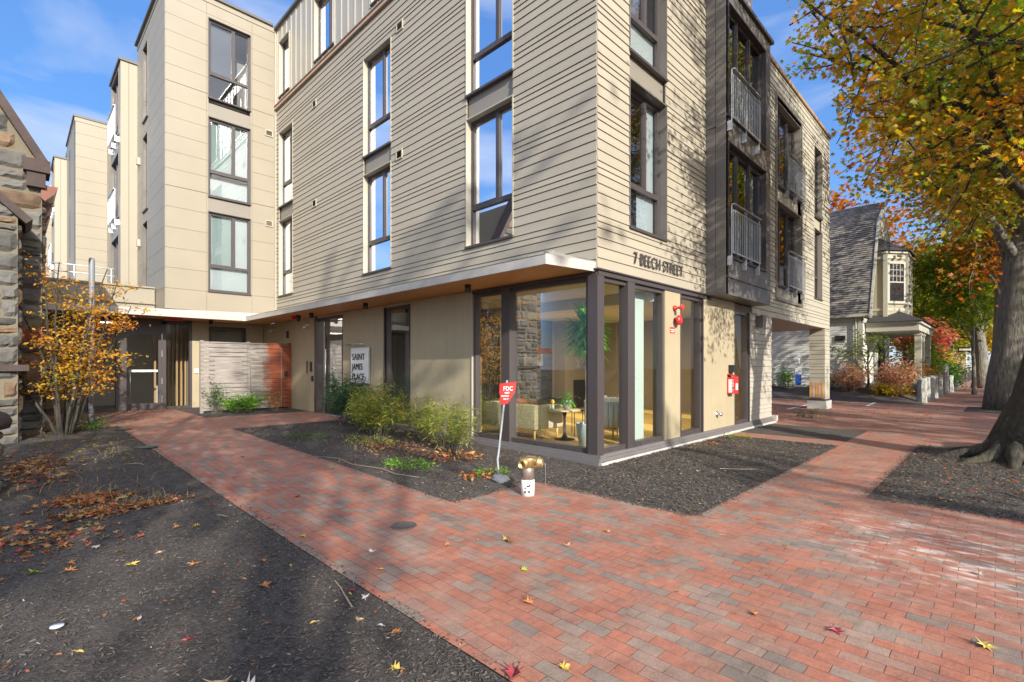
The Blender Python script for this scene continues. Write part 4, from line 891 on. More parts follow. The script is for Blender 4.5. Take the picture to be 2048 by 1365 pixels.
S = thing('key_box', 'small black key box above the red FIRE box', 'key box', (5.4, -.05, 1.5))
mb = MB(); mb.fb(FR, 5.36, 5.60, 1.44, 1.62, .012, .14); mb.build('box', 'black_metal', S, bevel=.01)
S = thing('hose_spigot', 'small steel spigot low on the beige boards', 'tap', (4.7, -.05, .6))
MB().lathe(0, 0, [(.07, 0), (.07, .012), (.03, .015), (.03, .08), (.045, .09), (.045, .12), (.01, .12)], 14, M4=Mx(4.68, .50)).build('spout', 'steel', S)
S = thing('security_camera', 'small white camera on the wall left of the side door', 'camera', (-.05, 11.0, 2.85))
mb = MB(); mb.tube([(0, 10.95, 2.88), (-.1, 10.95, 2.88)], .03, 10); mb.build('mount', 'white_plastic', S); MB().tube([(-.06, 11.02, 2.84), (-.2, 10.86, 2.80)], .038, 10).build('camera_body', 'white_plastic', S)
S = thing('security_camera', 'small white camera near the inner corner under the canopy', 'camera', (-.05, 14.0, 2.85))
mb = MB(); mb.tube([(0, 13.9, 2.86), (-.22, 13.75, 2.82)], .035, 10); mb.build('camera_body', 'white_plastic', S)
S = thing('fire_strobe', 'small red strobe hanging from the wooden soffit', 'alarm', (-.5, 10.9, 3.1))
mb = MB(); mb.box(-.58, -.46, 10.82, 10.94, 3.02, 3.128); mb.build('strobe', 'red_paint', S)
S = thing('soffit_camera', 'dark dome camera on the wooden soffit beside the red strobe', 'camera', (-.5, 10.5, 3.1))
MB().lathe(-.5, 10.55, [(.02, 2.94), (.05, 2.97), (.06, 3.02), (.07, 3.03), (.07, 3.128)], 14).build('dome', 'black_metal', S)
S = thing('exit_strobe', 'red strobe bar under the canopy above the entrance door', 'alarm', (-3.0, 14.4, 3.1))
MB().box(-3.2, -2.7, 14.3, 14.4, 3.05, 3.128).build('strobe', 'red_paint', S)
S = thing('wall_vent_box', 'small dark vent box high on the shaded wall', 'vent', (-.05, 12.6, 2.6))
mb = MB(); mb.fb(FL, 12.45, 12.75, 2.5, 2.82, .005, .03); mb.build('frame', 'board_panel', S); MB().fb(FL, 12.49, 12.71, 2.54, 2.78, .0305, .034).build('grille', 'dark_gap', S)
S = thing('intercom', 'slim black intercom beside the side door, upper of the wall controls', 'intercom', (-.03, 10.8, 1.6)); MB().fb(FL, 10.72, 10.84, 1.42, 1.72, .002, .03).build('panel', 'black_metal', S)
S = thing('door_opener', 'small black push plate below the intercom', 'switch', (-.03, 10.7, 1.2)); MB().fb(FL, 10.62, 10.72, 1.12, 1.28, .002, .04).build('plate', 'black_metal', S)
S = thing('notice_plate', 'narrow brown notice plate on the wall left of the intercom', 'sign', (-.03, 11.1, 1.6)); MB().fb(FL, 11.05, 11.13, 1.35, 1.75, .002, .012).build('plate', 'brownstone', S)
S = thing('card_reader', 'small white card reader on the beige strip left of the slat fence', 'card reader', (-2.2, 15.0, 1.4)); MB().fb(FG, -2.22, -2.10, 1.35, 1.5, .0, .04).build('reader', 'white_plastic', S)
S = thing('wall_lamp', 'small square light under the dark bay on the grey siding', 'lamp', (7.4, -.1, 2.8)); 
mb = MB(); mb.fb(FR, 7.2, 7.42, 2.62, 2.92, .01, .2); mb.build('lamp_body', 'bronze_grey', S, bevel=.01)
S = thing('round_sign', 'round black sign projecting from the wall inside the car port', 'sign', (8.6, .6, 2.4))
mb = MB(); mb.lathe(0, 0, [(.42, 0), (.42, .03)], 40, M4=Matrix.Translation((8.56, .9, 2.42)) @ Matrix.Rotation(R(90), 4, 'X')); mb.build('disc', 'black_metal', S)
MB().box(8.5, 8.6, .87, .9, 2.3, 2.36).build('bracket', 'black_metal', S)

S = thing('wooden_rack', 'small orange wooden rack with a blue box just inside the second floor window', 'rack', (.45, 2.8, 4.1))
mb = MB()
for y in (2.62, 3.0): mb.box(.40, .44, y-.02, y+.02, 4.1, 4.72); mb.box(.60, .64, y-.02, y+.02, 4.1, 4.72); mb.box(.40, .64, y-.02, y+.02, 4.721, 4.75)
mb.box(.40, .44, 2.60, 3.02, 4.751, 4.79); mb.box(.60, .64, 2.60, 3.02, 4.751, 4.79); mb.build('rack_frame', M('orange_wood', (.60, .26, .06), .5), S)
MB().box(.45, .6, 2.5, 2.9, 4.1, 4.46).build('blue_box', M('blue_card', (.08, .30, .55), .6), S)
# ================================================================ street items
S = thing('fire_department_connection', 'short brass and steel standpipe rising from the brick path', 'standpipe', (-2.11, -.44, 0))
M('brass', (.50, .37, .17), .38, metal=.85, var=.35, vs=18, bump=.2, bs=60); M('worn_steel', (.42, .38, .35), .4, metal=.8, var=.3, vs=14); M('chipped_white', (.72, .71, .68), .6, dirt=.2)
cx, cy = -2.11, -.44
MB().lathe(cx, cy, [(.083, -.02), (.083, .195)], 24).build('painted_base', 'chipped_white', S)
mb = MB(); r = random.Random(4)
for i in range(9):
    q = R(215+r.uniform(-26, 26)); z = r.uniform(.04, .15); s_ = r.uniform(.008, .018); c0 = Vector((cx+.0838*math.cos(q), cy+.0838*math.sin(q), z)); t_ = Vector((-math.sin(q), math.cos(q), 0))
    mb.add([c0-t_*s_+Vector((0, 0, -.008)), c0+t_*s_*.6+Vector((0, 0, -.012)), c0+t_*s_+Vector((0, 0, .01)), c0-t_*s_*.4+Vector((0, 0, .014))], [(0, 1, 2, 3)])
mb.build('worn_lettering', 'black_metal', S)
MB().lathe(cx, cy, [(.0815, .195), (.0815, .33), (.078, .34)], 24).build('pipe', 'worn_steel', S)
mb = MB(); mb.lathe(cx, cy, [(.06, .335), (.085, .35), (.1, .38), (.11, .42), (.115, .455), (.112, .468), (.02, .472)], 24)
def nozzle(ang, mb, L_=.20):
    d = Vector((math.cos(ang), math.sin(ang), -.10)).normalized(); m4 = Matrix.Translation((cx, cy, .425)) @ d.to_track_quat('Z', 'Y').to_matrix().to_4x4()
    mb.lathe(0, 0, [(.05, .02), (.055, .11), (.066, .115), (.068, .15), (.058, .155), (.058, .185), (.05, .19), (.046, .19), (.040, .10), (.01, .10)], 22, M4=m4)
nozzle(R(-62), mb); nozzle(R(-160), mb)
mb.build('brass_head', 'brass', S)
mb = MB(); mb.tube([(-1.99, -.62, .40), (-1.985, -.625, .25), (-1.98, -.62, .10)], .0025, 5); mb.build('chain', 'steel', S)
S = thing('fdc_sign', 'broken red FDC sign on a bent leaning steel post', 'sign', (-1.87, .33, .02))
pst = [(-1.87, .33, .0), (-1.875, .335, .18), (-1.89, .335, .30), (-1.87, .33, .42), (-1.83, .28, 1.0), (-1.795, .24, 1.40)]
MB().tube(pst, .016, 10).build('post', 'galvanised', S)
def pts3(l_, c, u, out): return [(c[0]+u[0]*a+out[0], c[1]+u[1]*a+out[1], c[2]+z) for a, z in l_]
uu = Vector((.72, -.69, 0))*.86; c0 = Vector((-1.80, .24, 1.22)); nn = Vector((-.69, -.72, 0))
pl = [(-.115, -.155), (.012, -.145), (.075, -.05), (.125, .01), (.15, .16), (-.12, .135), (-.125, .0), (-.115, -.01)]
MB().prism([c0+uu*a+Vector((0, 0, z))+nn*.022 for a, z in pl], nn*.004).build('sign_plate', 'red_paint', S)
RT = Matrix((( uu.x, 0, nn.x, 0), (uu.y, 0, nn.y, 0), (0, 1, 0, 0), (0, 0, 0, 1)))
for s_, sz, x_, z_ in (('FDC', .082, -.062, .040), ('INLET', .030, -.038, -.002), ('PROTECTS', .024, -.09, -.045), ('NO. 7', .030, -.058, -.088)):
    p_ = c0+uu*x_+Vector((0, 0, z_))+nn*.0275; text('lettering', s_, sz, p_, RT, 'white_plastic', S, ext=.0006, bold=.0012)
S = tag(MB().box(0, .2, 0, .2, 0, .1).build('stone', 'concrete'), 'grey stone lump at the foot of the FDC sign post', 'stone')
bm_pts = []; me = S.data; S.location = (-1.98, .2, 0)
mb = MB(); mb.lathe(.11, .1, [(.14, -.02), (.13, .05), (.09, .085), (.03, .095)], 9); mb.v = [(x+rnd.uniform(-.02, .02), y+rnd.uniform(-.02, .02), z+rnd.uniform(-.01, .01)) for x, y, z in mb.v]
t_ = mb.build('x', 'concrete'); S.data = t_.data; bpy.data.objects.remove(t_)
def disc(name, x, y, r_, mt, label, cat, dz=.004):
    z = gz(x, y)+dz; o = MB().lathe(0, 0, [(r_, 0), (r_, .006), (r_-.012, .0062), (r_-.014, .004), (.01, .004)], 28).build(name, mt); o.location = (x, y, z); return tag(o, label, cat)
M('iron', (.13, .11, .10), .7, metal=.4, bump=.5, bs=120, var=.3, vs=20)
disc('drain_cover', -3.86, -.38, .125, 'iron', 'round rusty drain cover set in the brick path', 'drain cover')
disc('valve_cover', -4.88, 6.45, .17, M('green_plastic', (.06, .10, .08), .6), 'dark green round valve cover at the path edge, nearer one', 'valve cover', .02)
disc('valve_cover', -4.83, 9.5, .14, 'green_plastic', 'dark green round valve cover beside the entrance landing, farther one', 'valve cover', .02)
disc('manhole_cover', 23.2, -3.9, .55, 'iron', 'dark manhole cover on the sidewalk by the big trees', 'manhole cover')
S = tag(MB().tube([(-5.21, 11.6, .1), (-5.20, 11.6, 4.25), (-5.20, 11.6, 4.3)], [.062, .062, .05], 14).build('steel_pole', M('pole_paint', (.20, .22, .25), .5, dirt=.15)), 'plain grey steel pole behind the orange leaved small tree', 'pole')
pts_ = [(-3.14, 3.73, .09), (-2.85, 3.1, .085), (-2.92, 2.5, .08), (-2.75, 1.9, .075), (-2.78, 1.5, .065), (-2.61, 1.03, .05)]
tag(MB().tube(pts_, .0065, 6).build('drip_hose', M('hose', (.22, .17, .13), .7)), 'thin brown drip hose lying along the path edge', 'hose')
S = thing('parking_sign', 'blue and white parking sign low on a post beside the column', 'sign', (23.0, 2.9, .4))
MB().tube([(22.2, 2.85, .3), (22.2, 2.85, 2.2)], .03, 6).build('post', 'galv_white', S); MB().box(22.14, 22.17, 2.72, 3.0, .6, 1.15).build('sign_plate', M('blue_paint', (.03, .10, .45), .4), S); MB().box(22.14, 22.17, 2.72, 3.0, 1.16, 1.7).build('sign_plate', 'white_plastic', S)

# ================================================================ lounge behind the corner glass
M('yellow_floor', (.60, .42, .13), .35, var=.12, vs=3, stretch=(8, .8, 1), rnd_isl=.1); M('dark_brick', (.055, .055, .06), .6, rnd_isl=.3, var=.15)
IN = thing('lounge', 'furnished corner lounge seen behind the glazed corner', 'room', (0, 0, .17))
mb = MB()
for i in range(53): mb.box(.165+i*.15, .312+i*.15, .17, 6.0, .12, .168)
mb.build('floor', 'yellow_floor', IN)
mb = MB(); mb.box(.15, 8.2, .15, 6.2, 3.08, 3.12); mb.box(2.2, 3.4, .2, 5.9, 2.86, 3.079); mb.build('ceiling', M('ceiling_white', (.60, .58, .52), .8), IN)
def brick_wall(x0, x1, y, r, mb):
    z = .17
    while z < 3.08:
        s = x0-r.uniform(0, .3)
        while s < x1:
            w_ = r.uniform(.3, .6)
            if s+w_ > x0: mb.box(max(s, x0), min(s+w_-.006, x1), y-r.uniform(0, .02), y+.1, z, min(z+.094, 3.08))
            s += w_
        z += .1
mb = MB(); r = random.Random(1); brick_wall(.16, 2.6, 4.98, r, mb); brick_wall(2.72, 6.0, 5.98, r, mb); mb.build('brick_feature_wall', 'dark_brick', IN)
mb = MB(); mb.box(2.6, 2.7, 4.95, 6.1, .17, 3.08); mb.box(8.05, 8.2, .26, 6.2, .17, 3.08); mb.box(6.0, 8.05, 6.0, 6.2, .17, 3.08); mb.box(.165, 2.6, 5.09, 5.15, .17, 3.08); mb.build('wall', M('wall_tan', (.26, .22, .15), .8), IN)
MB().box(6.15, 8.04, 5.55, 5.99, .17, 3.08).build('chimney_breast', 'wall_tan', IN)
mb = MB(); mb.box(6.6, 7.5, 5.51, 5.549, .2, 1.12); mb.box(2.75, 5.9, 5.4, 5.95, .17, .55); mb.build('fireplace', 'black_metal', IN)
mb = MB(); mb.box(3.41, 3.43, .4, 5.6, 2.88, 2.93); mb.build('cove_light', 'lamp_panel', IN)
MB().box(1.35, 1.95, .28, .32, .2, 3.0).build('pale_screen', M('pale_green', (.36, .44, .40), .5), IN)
ld = bpy.data.lights.new('lounge_lamp', 'AREA'); ld.shape = 'RECTANGLE'; ld.size = 3.0; ld.size_y = 3.6; ld.energy = 65; ld.color = (1, .86, .66); lo = bpy.data.objects.new('lounge_lamp', ld); col.objects.link(lo); lo.location = (4.2, 3.0, 2.85)
S = thing('framed_picture', 'small framed landscape picture on the dark feature wall', 'picture', (5.0, 5.95, 1.6)); MB().box(4.5, 5.5, 5.90, 5.95, 1.55, 2.02).build('frame', 'black_metal', S)
MB().box(4.55, 5.45, 5.893, 5.90, 1.60, 1.97).build('canvas', M('canvas', (.22, .22, .20), .7, var=.8, vs=5), S)
S = thing('framed_picture', 'framed picture on the tan chimney wall, behind the tall houseplant', 'picture', (6.9, 5.5, 1.9)); MB().box(6.7, 7.4, 5.50, 5.54, 1.5, 2.4).build('frame', 'canvas', S)
S = thing('sofa', 'cream woven sofa with its back to the glass', 'sofa', (.8, 2.5, .17))
M('sofa_fabric', (.50, .43, .29), .9, bump=.5, bs=260, var=.1, vs=60); M('oak_leg', (.55, .38, .15), .5)
mb = MB(); mb.box(.42, .60, 1.72, 3.45, .36, .84); mb.box(.605, 1.28, 1.72, 1.90, .36, .82); mb.box(.605, 1.28, 3.27, 3.45, .36, .82); mb.box(.605, 1.28, 1.905, 3.265, .36, .44)
mb.build('body', 'sofa_fabric', S, bevel=.025); MB().box(.61, 1.30, 1.91, 3.26, .44, .58).build('seat_cushion', 'sofa_fabric', S, bevel=.04)
for x, y in ((.5, 1.8), (1.18, 1.8), (.5, 3.35), (1.18, 3.35)): MB().lathe(x, y, [(.022, .168), (.03, .36)], 12).build('leg', 'oak_leg', S)
S = tag(MB().box(.66, .84, 2.0, 2.55, .62, .93).build('cushion', M('rust_fabric', (.42, .10, .03), .9), bevel=.06), 'rust orange cushion on the cream sofa', 'cushion')
S = thing('side_table', 'round side table with a slim black pedestal', 'table', (.95, 1.42, .17))
MB().lathe(.95, 1.42, [(.29, .72), (.31, .725), (.31, .75), (.02, .75)], 32).build('tabletop', M('table_wood', (.45, .36, .2), .4), S)
MB().lathe(.95, 1.42, [(.20, .168), (.20, .18), (.07, .2), (.025, .27), (.022, .6), (.05, .7), (.06, .72)], 24).build('pedestal', 'black_metal', S)
S = thing('nesting_table', 'thin black wire table behind the side table', 'table', (1.6, 1.75, .17))
MB().lathe(1.65, 1.75, [(.23, .66), (.23, .68)], 24).build('tabletop', 'black_metal', S)
for k in range(4): q = R(45+90*k); MB().tube([(1.65+.2*math.cos(q), 1.75+.2*math.sin(q), .66), (1.65+.2*math.cos(q), 1.75+.2*math.sin(q), .17)], .008, 6).build('leg', 'black_metal', S)
def armchair(x, y, rot, label):
    S = thing('armchair', label, 'armchair', (x, y, .17), 'pale armchairs in the lounge')
    mb = MB(); k = 15
    for i in range(k):
        a = R(-105+210*i/(k-1)); px, py = .34*math.cos(a), .36*math.sin(a); mb.tube([(px, py, .22), (px*1.06, py*1.06, .45), (px*1.1, py*1.1, .72-.0*abs(a))], [.05, .055, .045], 10)
    o = mb.build('shell', M('chair_fabric', (.55, .58, .56), .9)); o.parent = S
    mb = MB(); mb.lathe(0, 0, [(.28, .2), (.31, .25), (.31, .36), (.26, .4)], 22); o = mb.build('seat_cushion', M('chair_fabric')); o.parent = S
    for dx, dy in ((.2, .2), (-.2, .2), (.2, -.2), (-.2, -.2)): o = MB().lathe(dx, dy, [(.014, 0), (.028, .22)], 10).build('leg', 'oak_leg'); o.parent = S
    S.rotation_euler = (0, 0, rot); return S
armchair(1.95, 1.15, R(200), 'striped pale armchair behind the tall potted plant')
armchair(3.2, 1.75, R(170), 'pale armchair farther inside, seen through the street window')
S = thing('vase_of_flowers', 'small yellow flower in a vase on the side table', 'vase', (.8, 1.62, .75)); MB().lathe(.80, 1.6, [(.03, .751), (.04, .8), (.02, .85)], 12).build('vase', 'pale_green', S); MB().lathe(.80, 1.6, [(.02, .85), (.045, .9), (.02, .94)], 8).build('flower', M('flower_yellow', (.75, .45, .02), .6), S)
# ================================================================ neighbour house
M('clap_white', (.56, .55, .50), .6, rnd_isl=.05, dirt=.06); M('house_trim', (.40, .39, .32), .6, dirt=.05); M('shingle_wall', (.30, .28, .20), .8, rnd_isl=.25)
M('roof_shingle', (.20, .18, .155), .85, rnd_isl=.38, var=.2, vs=8); M('black_roof', (.035, .035, .038), .85, var=.3, vs=20)
H = thing('shingle_house', 'cream clapboard house with steep grey shingle roof, turret window and porch', 'house', (22.5, .2, .4))
FH = Frame(22.5, 0, 0, 1, -1, 0); mb = MB(); siding(mb, FH, .2, 12, .62, 3.78, [], lap=.012, gap=.006, pat=[.12])
fh2 = Frame(0, .2, 1, 0, 0, -1); siding(mb, fh2, 22.5, 31, .62, 3.78, [], lap=.012, gap=.006, pat=[.12]); mb.build('clapboard', 'clap_white', H)
mb = MB(); mb.box(22.52, 31, .22, 12, .3, 4.2); mb.build('wall', 'clap_white', H)
mb = MB(); mb.box(22.47, 22.52, .16, 12, .35, .62); mb.box(22.46, 22.54, .14, .34, .6, 3.8); mb.box(22.44, 22.5, .14, 12, 3.72, 3.95); mb.box(22.30, 22.5, -.2, 12, 3.95, 4.02); mb.box(22.44, 31, .12, .19, 3.72, 3.95); mb.build('trim', 'house_trim', H)
mb = MB(); mb.box(22.18, 22.32, -.2, 12, 3.98, 4.1); mb.tube([(22.3, .42, 4.0), (22.4, .42, 3.8), (22.42, .42, .5)], .045, 8); mb.build('gutter', 'house_trim', H)
def roof_plane(parent, P0, P1, P2, P3, rows, mt, name='roof', cols=None):
    P0, P1, P2, P3 = map(Vector, (P0, P1, P2, P3)); mb = MB(); n_ = (P1-P0).cross(P3-P0).normalized(); r = random.Random(8); L_ = (P1-P0).length
    for i in range(rows):
        a, b = i/rows, (i+1)/rows; u = 0
        while u < 1:
            w_ = r.uniform(.18, .5)/L_; v = min(1, u+w_)
            f = lambda uu, t: (P0.lerp(P1, uu)).lerp(P3.lerp(P2, uu), t)
            o = .03+r.uniform(0, .012); mb.add([f(u, a)+n_*o, f(v, a)+n_*o, f(v, b), f(u, b), f(u, a)-n_*.02, f(v, a)-n_*.02], [(0, 1, 2, 3), (4, 5, 1, 0)]); u = v
    mb.prism([P0, P1, P2, P3], -n_*.12, 1 if isinstance(mt, list) else 0); return mb.build(name, mt, parent)
roof_plane(H, (22.25, 12, 4.05), (22.25, -.25, 4.05), (24.4, -.25, 9.0), (24.4, 12, 9.0), 44, 'roof_shingle')
roof_plane(H, (24.4, 12, 9.0), (24.4, -.25, 9.0), (27, -.25, 10.6), (27, 12, 10.6), 14, 'roof_shingle')
mb = MB(); mb.prism([(22.5, -.02, 4.0), (31.5, -.02, 4.0), (29.6, -.02, 9.0), (27, -.02, 10.5), (24.5, -.02, 9.0)], (0, .25, 0)); mb.build('gable_wall', 'shingle_wall', H)
mb = MB()
for (x0, z0, x1, z1) in ((22.2, 4.0, 24.35, 8.98), (24.35, 8.98, 27, 10.6)):
    mb.prism([(x0, -.26, z0-.12), (x1, -.26, z1-.12), (x1, -.26, z1+.1), (x0, -.26, z0+.1)], (0, .10, 0)); mb.prism([(x0+.22, -.14, z0-.05), (x1+.22, -.14, z1-.05), (x1+.1, -.14, z1+.0), (x0+.1, -.14, z0+.0)], (0, .1, 0))
mb.build('rake_board', 'house_trim', H)
# turret bay
TP = [(24.0, .0), (24.0, -.55), (24.9, -1.25), (26.5, -1.25), (27.4, -.55), (27.4, 0)]
def ring(k, z): cx_, cy_ = 25.7, -.1; return [(cx_+(x-cx_)*k, cy_+(y-cy_)*k, z) for x, y in TP]
mb = MB(); mb.prism(ring(1, 4.0), (0, 0, 3.3)); mb.build('turret_wall', 'shingle_wall', H)
mb = MB(); mb.prism(ring(1.03, 6.95), (0, 0, .25)); mb.prism(ring(1.1, 7.2), (0, 0, .12)); mb.prism(ring(1.02, 4.35), (0, 0, .12))
for x, y in TP[1:5]: mb.box(x-.09, x+.09, y-.09, y+.09, 4.0, 7.2)
mb.build('turret_trim', 'house_trim', H)
a = ring(1.18, 7.325); mb = MB(); mb.add(a+[(25.7, .3, 8.6)], [(i, (i+1) % 6, 6) for i in range(6)]+[(5, 4, 3, 2, 1, 0)]); mb.build('turret_roof', 'black_roof', H)
def sash(P0, P1, z0, z1, parent, nx=4, ny=3):
    P0 = Vector((*P0, 0)); P1 = Vector((*P1, 0)); d = (P1-P0).normalized(); n_ = Vector((d.y, -d.x, 0)); L_ = (P1-P0).length
    def bar(mb, a, b, p, q, o0, o1):
        v = [P0+d*a+n_*o0, P0+d*b+n_*o0, P0+d*b+n_*o1, P0+d*a+n_*o1]; mb.prism([(x.x, x.y, p) for x in v], (0, 0, q-p))
    mb = MB(); t = .11
    bar(mb, 0, t, z0, z1, 0, .05); bar(mb, L_-t, L_, z0, z1, 0, .05); bar(mb, 0, L_, z1-t, z1, 0, .055); bar(mb, -.05, L_+.05, z0-.05, z0+.07, 0, .09)
    zm = (z0+z1)/2; bar(mb, t, L_-t, zm-.03, zm+.03, 0, .04)
    for i in range(1, nx): u = t+(L_-2*t)*i/nx; bar(mb, u-.012, u+.012, zm, z1-t, .02, .038)
    for j in range(1, ny): z = zm+(z1-t-zm)*j/ny; bar(mb, t, L_-t, z-.012, z+.012, .02, .036)
    w_ = mb.build('window', 'house_trim', parent); mb = MB(); bar(mb, t, L_-t, z0+.07, z1-t, .008, .018); mb.build('pane', M('dark_glass', (.02, .025, .03), .03, spec=1.0), w_); return w_
sash((24.04, -.60), (24.86, -1.22), 4.75, 6.8, H); sash((25.05, -1.26), (26.35, -1.26), 4.75, 6.8, H)
# porch
PO = MB(); PO.box(23.3, 30, -1.9, .15, 3.28, 3.6); PO.box(23.2, 30.1, -2.0, .15, 3.6, 3.72); PO.build('porch_beam', 'house_trim', H)
mb = MB(); mb.add([(23.1, .1, 3.73), (23.1, -2.1, 3.73), (30.2, -2.1, 3.73), (30.2, .1, 3.73), (24.4, -.0, 4.35), (24.7, -1.0, 4.35), (29, -1.0, 4.35), (29.2, 0, 4.35)], [(0, 1, 5, 4), (1, 2, 6, 5), (2, 3, 7, 6), (4, 5, 6, 7), (3, 2, 1, 0)]); mb.build('porch_roof', 'black_roof', H)
for x, y in ((25.2, -1.7), (26.6, -1.7), (29.6, -1.7)):
    mb = MB(); mb.box(x-.13, x+.13, y-.13, y+.13, .6, 3.28); mb.box(x-.17, x+.17, y-.17, y+.17, 3.12, 3.2); mb.box(x-.18, x+.18, y-.18, y+.18, .6, .8); mb.build('porch_column', 'house_trim', H)
mb = MB(); mb.box(23.4, 30, -1.9, .2, .4, .72); mb.build('porch_floor', 'bronze_grey', H); MB().box(27, 28, -.0, .1, .75, 2.8).build('front_door', 'black_metal', H)
MB().box(22.44, 22.46, .85, 1.3, 2.85, 3.1).build('house_number_plate', 'black_metal', H)
S = thing('door_wreath_planter', 'dark planter pot on the porch floor', 'planter', (25.6, -.6, .72)); MB().lathe(25.7, -.6, [(.18, .721), (.26, 1.1), (.28, 1.12), (.24, 1.12)], 14).build('pot', 'black_metal', S)
# person on the porch
def person():
    S = thing('person', 'person in dark clothes and a dark cap standing on the porch', 'person', (27.2, -1.0, .72))
    J = dict(pel=(0, 0, .95), sp=(0, 0, 1.15), ch=(0, 0, 1.35), nk=(0, 0, 1.50), hd=(0, -.01, 1.60), ht=(0, -.01, 1.72), lh=(.10, 0, .92), lk=(.11, -.02, .50), la=(.11, 0, .09), lt=(.12, -.16, .04), rh=(-.10, 0, .92), rk=(-.11, -.03, .50), ra=(-.12, .0, .09), rt=(-.13, -.16, .04), ls=(.19, 0, 1.42), le=(.25, .02, 1.14), lw=(.20, -.14, .95), lf=(.18, -.20, .88), rs=(-.19, 0, 1.42), re=(-.26, .02, 1.14), rw=(-.18, -.16, 1.0), rf=(-.14, -.22, .98))
    rad = dict(pel=.15, sp=.14, ch=.16, nk=.06, hd=.09, ht=.075, lh=.10, lk=.065, la=.045, lt=.035, ls=.07, le=.05, lw=.035, lf=.03)
    for k in list(rad):
        if k[0] == 'l': rad['r'+k[1:]] = rad[k]
    ks = list(J); E_ = [('pel', 'sp'), ('sp', 'ch'), ('ch', 'nk'), ('nk', 'hd'), ('hd', 'ht'), ('pel', 'lh'), ('lh', 'lk'), ('lk', 'la'), ('la', 'lt'), ('pel', 'rh'), ('rh', 'rk'), ('rk', 'ra'), ('ra', 'rt'), ('ch', 'ls'), ('ls', 'le'), ('le', 'lw'), ('lw', 'lf'), ('ch', 'rs'), ('rs', 're'), ('re', 'rw'), ('rw', 'rf')]
    me = bpy.data.meshes.new('body'); me.from_pydata([J[k] for k in ks], [(ks.index(a), ks.index(b)) for a, b in E_], []); o = bpy.data.objects.new('body', me); col.objects.link(o); o.parent = S
    md = o.modifiers.new('s', 'SKIN'); 
    for i, k in enumerate(ks): me.skin_vertices[0].data[i].radius = (rad[k], rad[k]*.8)
    me.skin_vertices[0].data[0].use_root = True; o.modifiers.new('u', 'SUBSURF').render_levels = 2; me.materials.append(M('dark_clothes', (.03, .03, .04), .9))
    mb = MB(); mb.lathe(0, -.01, [(.098, 1.68), (.10, 1.72), (.08, 1.80), (.02, 1.83)], 16); c = mb.build('cap', 'black_metal'); c.parent = S
    mb = MB(); mb.lathe(0, -.035, [(.03, 1.545), (.07, 1.58), (.083, 1.64), (.075, 1.69)], 14); c = mb.build('face', M('skin', (.45, .28, .2), .6)); c.parent = S
    S.rotation_euler = (0, 0, R(-40))
person()

# ================================================================ street furniture and stone posts
M('granite_post', (.33, .33, .30), .9, var=.4, vs=9, bump=1, bs=25)
pk = [(21.1, -2.2, .30, 1.05), (22.3, -2.25, .26, 1.08), (24.0, -2.3, .24, 1.1), (25.6, -2.3, .24, 1.1), (27.4, -2.35, .25, 1.15), (30.5, -2.4, .28, 1.6), (33.5, -2.45, .26, 1.0), (37, -2.5, .26, 1.0)]
pn = ['nearest, mossy granite post at the corner of the front garden', 'pale granite post just behind the mossy corner post', 'third granite post along the sidewalk', 'fourth granite post along the sidewalk', 'granite post in front of the rust coloured bush', 'tall flat granite post at the end of the rust bush', 'small granite post beyond the tall one', 'farthest granite post along the sidewalk']
for (x, y, w_, h), lb in zip(pk, pn):
    r = random.Random(int(x*7)); mb = MB(); k = 5
    for j in range(k): 
        z0_, z1_ = h*j/k, h*(j+1)/k
    prof = [(w_*.62, -.1), (w_*.60, h*.3), (w_*.56, h*.6), (w_*.58, h*.93), (w_*.50, h), (w_*.2, h+.02)]
    mb.lathe(0, 0, prof, 8); mb.v = [(px*1.05+r.uniform(-.02, .02), py+r.uniform(-.02, .02), pz+r.uniform(-.02, .02)) for px, py, pz in mb.v]; mb.sm = [False]*len(mb.sm)
    o = mb.build('stone_post', 'granite_post'); o.location = (x, y, 0); tag(o, lb, 'post', 'granite posts along the sidewalk')
S = thing('one_way_sign', 'small black and white arrow sign on a post over the hedge', 'sign', (40, -2.9, 0))
MB().tube([(40, -2.95, 0), (40, -2.95, 3.0)], .03, 6).build('post', 'galvanised', S); MB().box(39.97, 39.99, -3.45, -2.5, 2.55, 2.9).build('sign_plate', 'black_metal', S)
mb = MB(); mb.add([(39.96, -2.58, 2.66), (39.96, -3.15, 2.66), (39.96, -3.15, 2.6), (39.96, -3.38, 2.725), (39.96, -3.15, 2.85), (39.96, -3.15, 2.79), (39.96, -2.58, 2.79)], [tuple(range(7))]); mb.build('arrow', 'white_plastic', S)

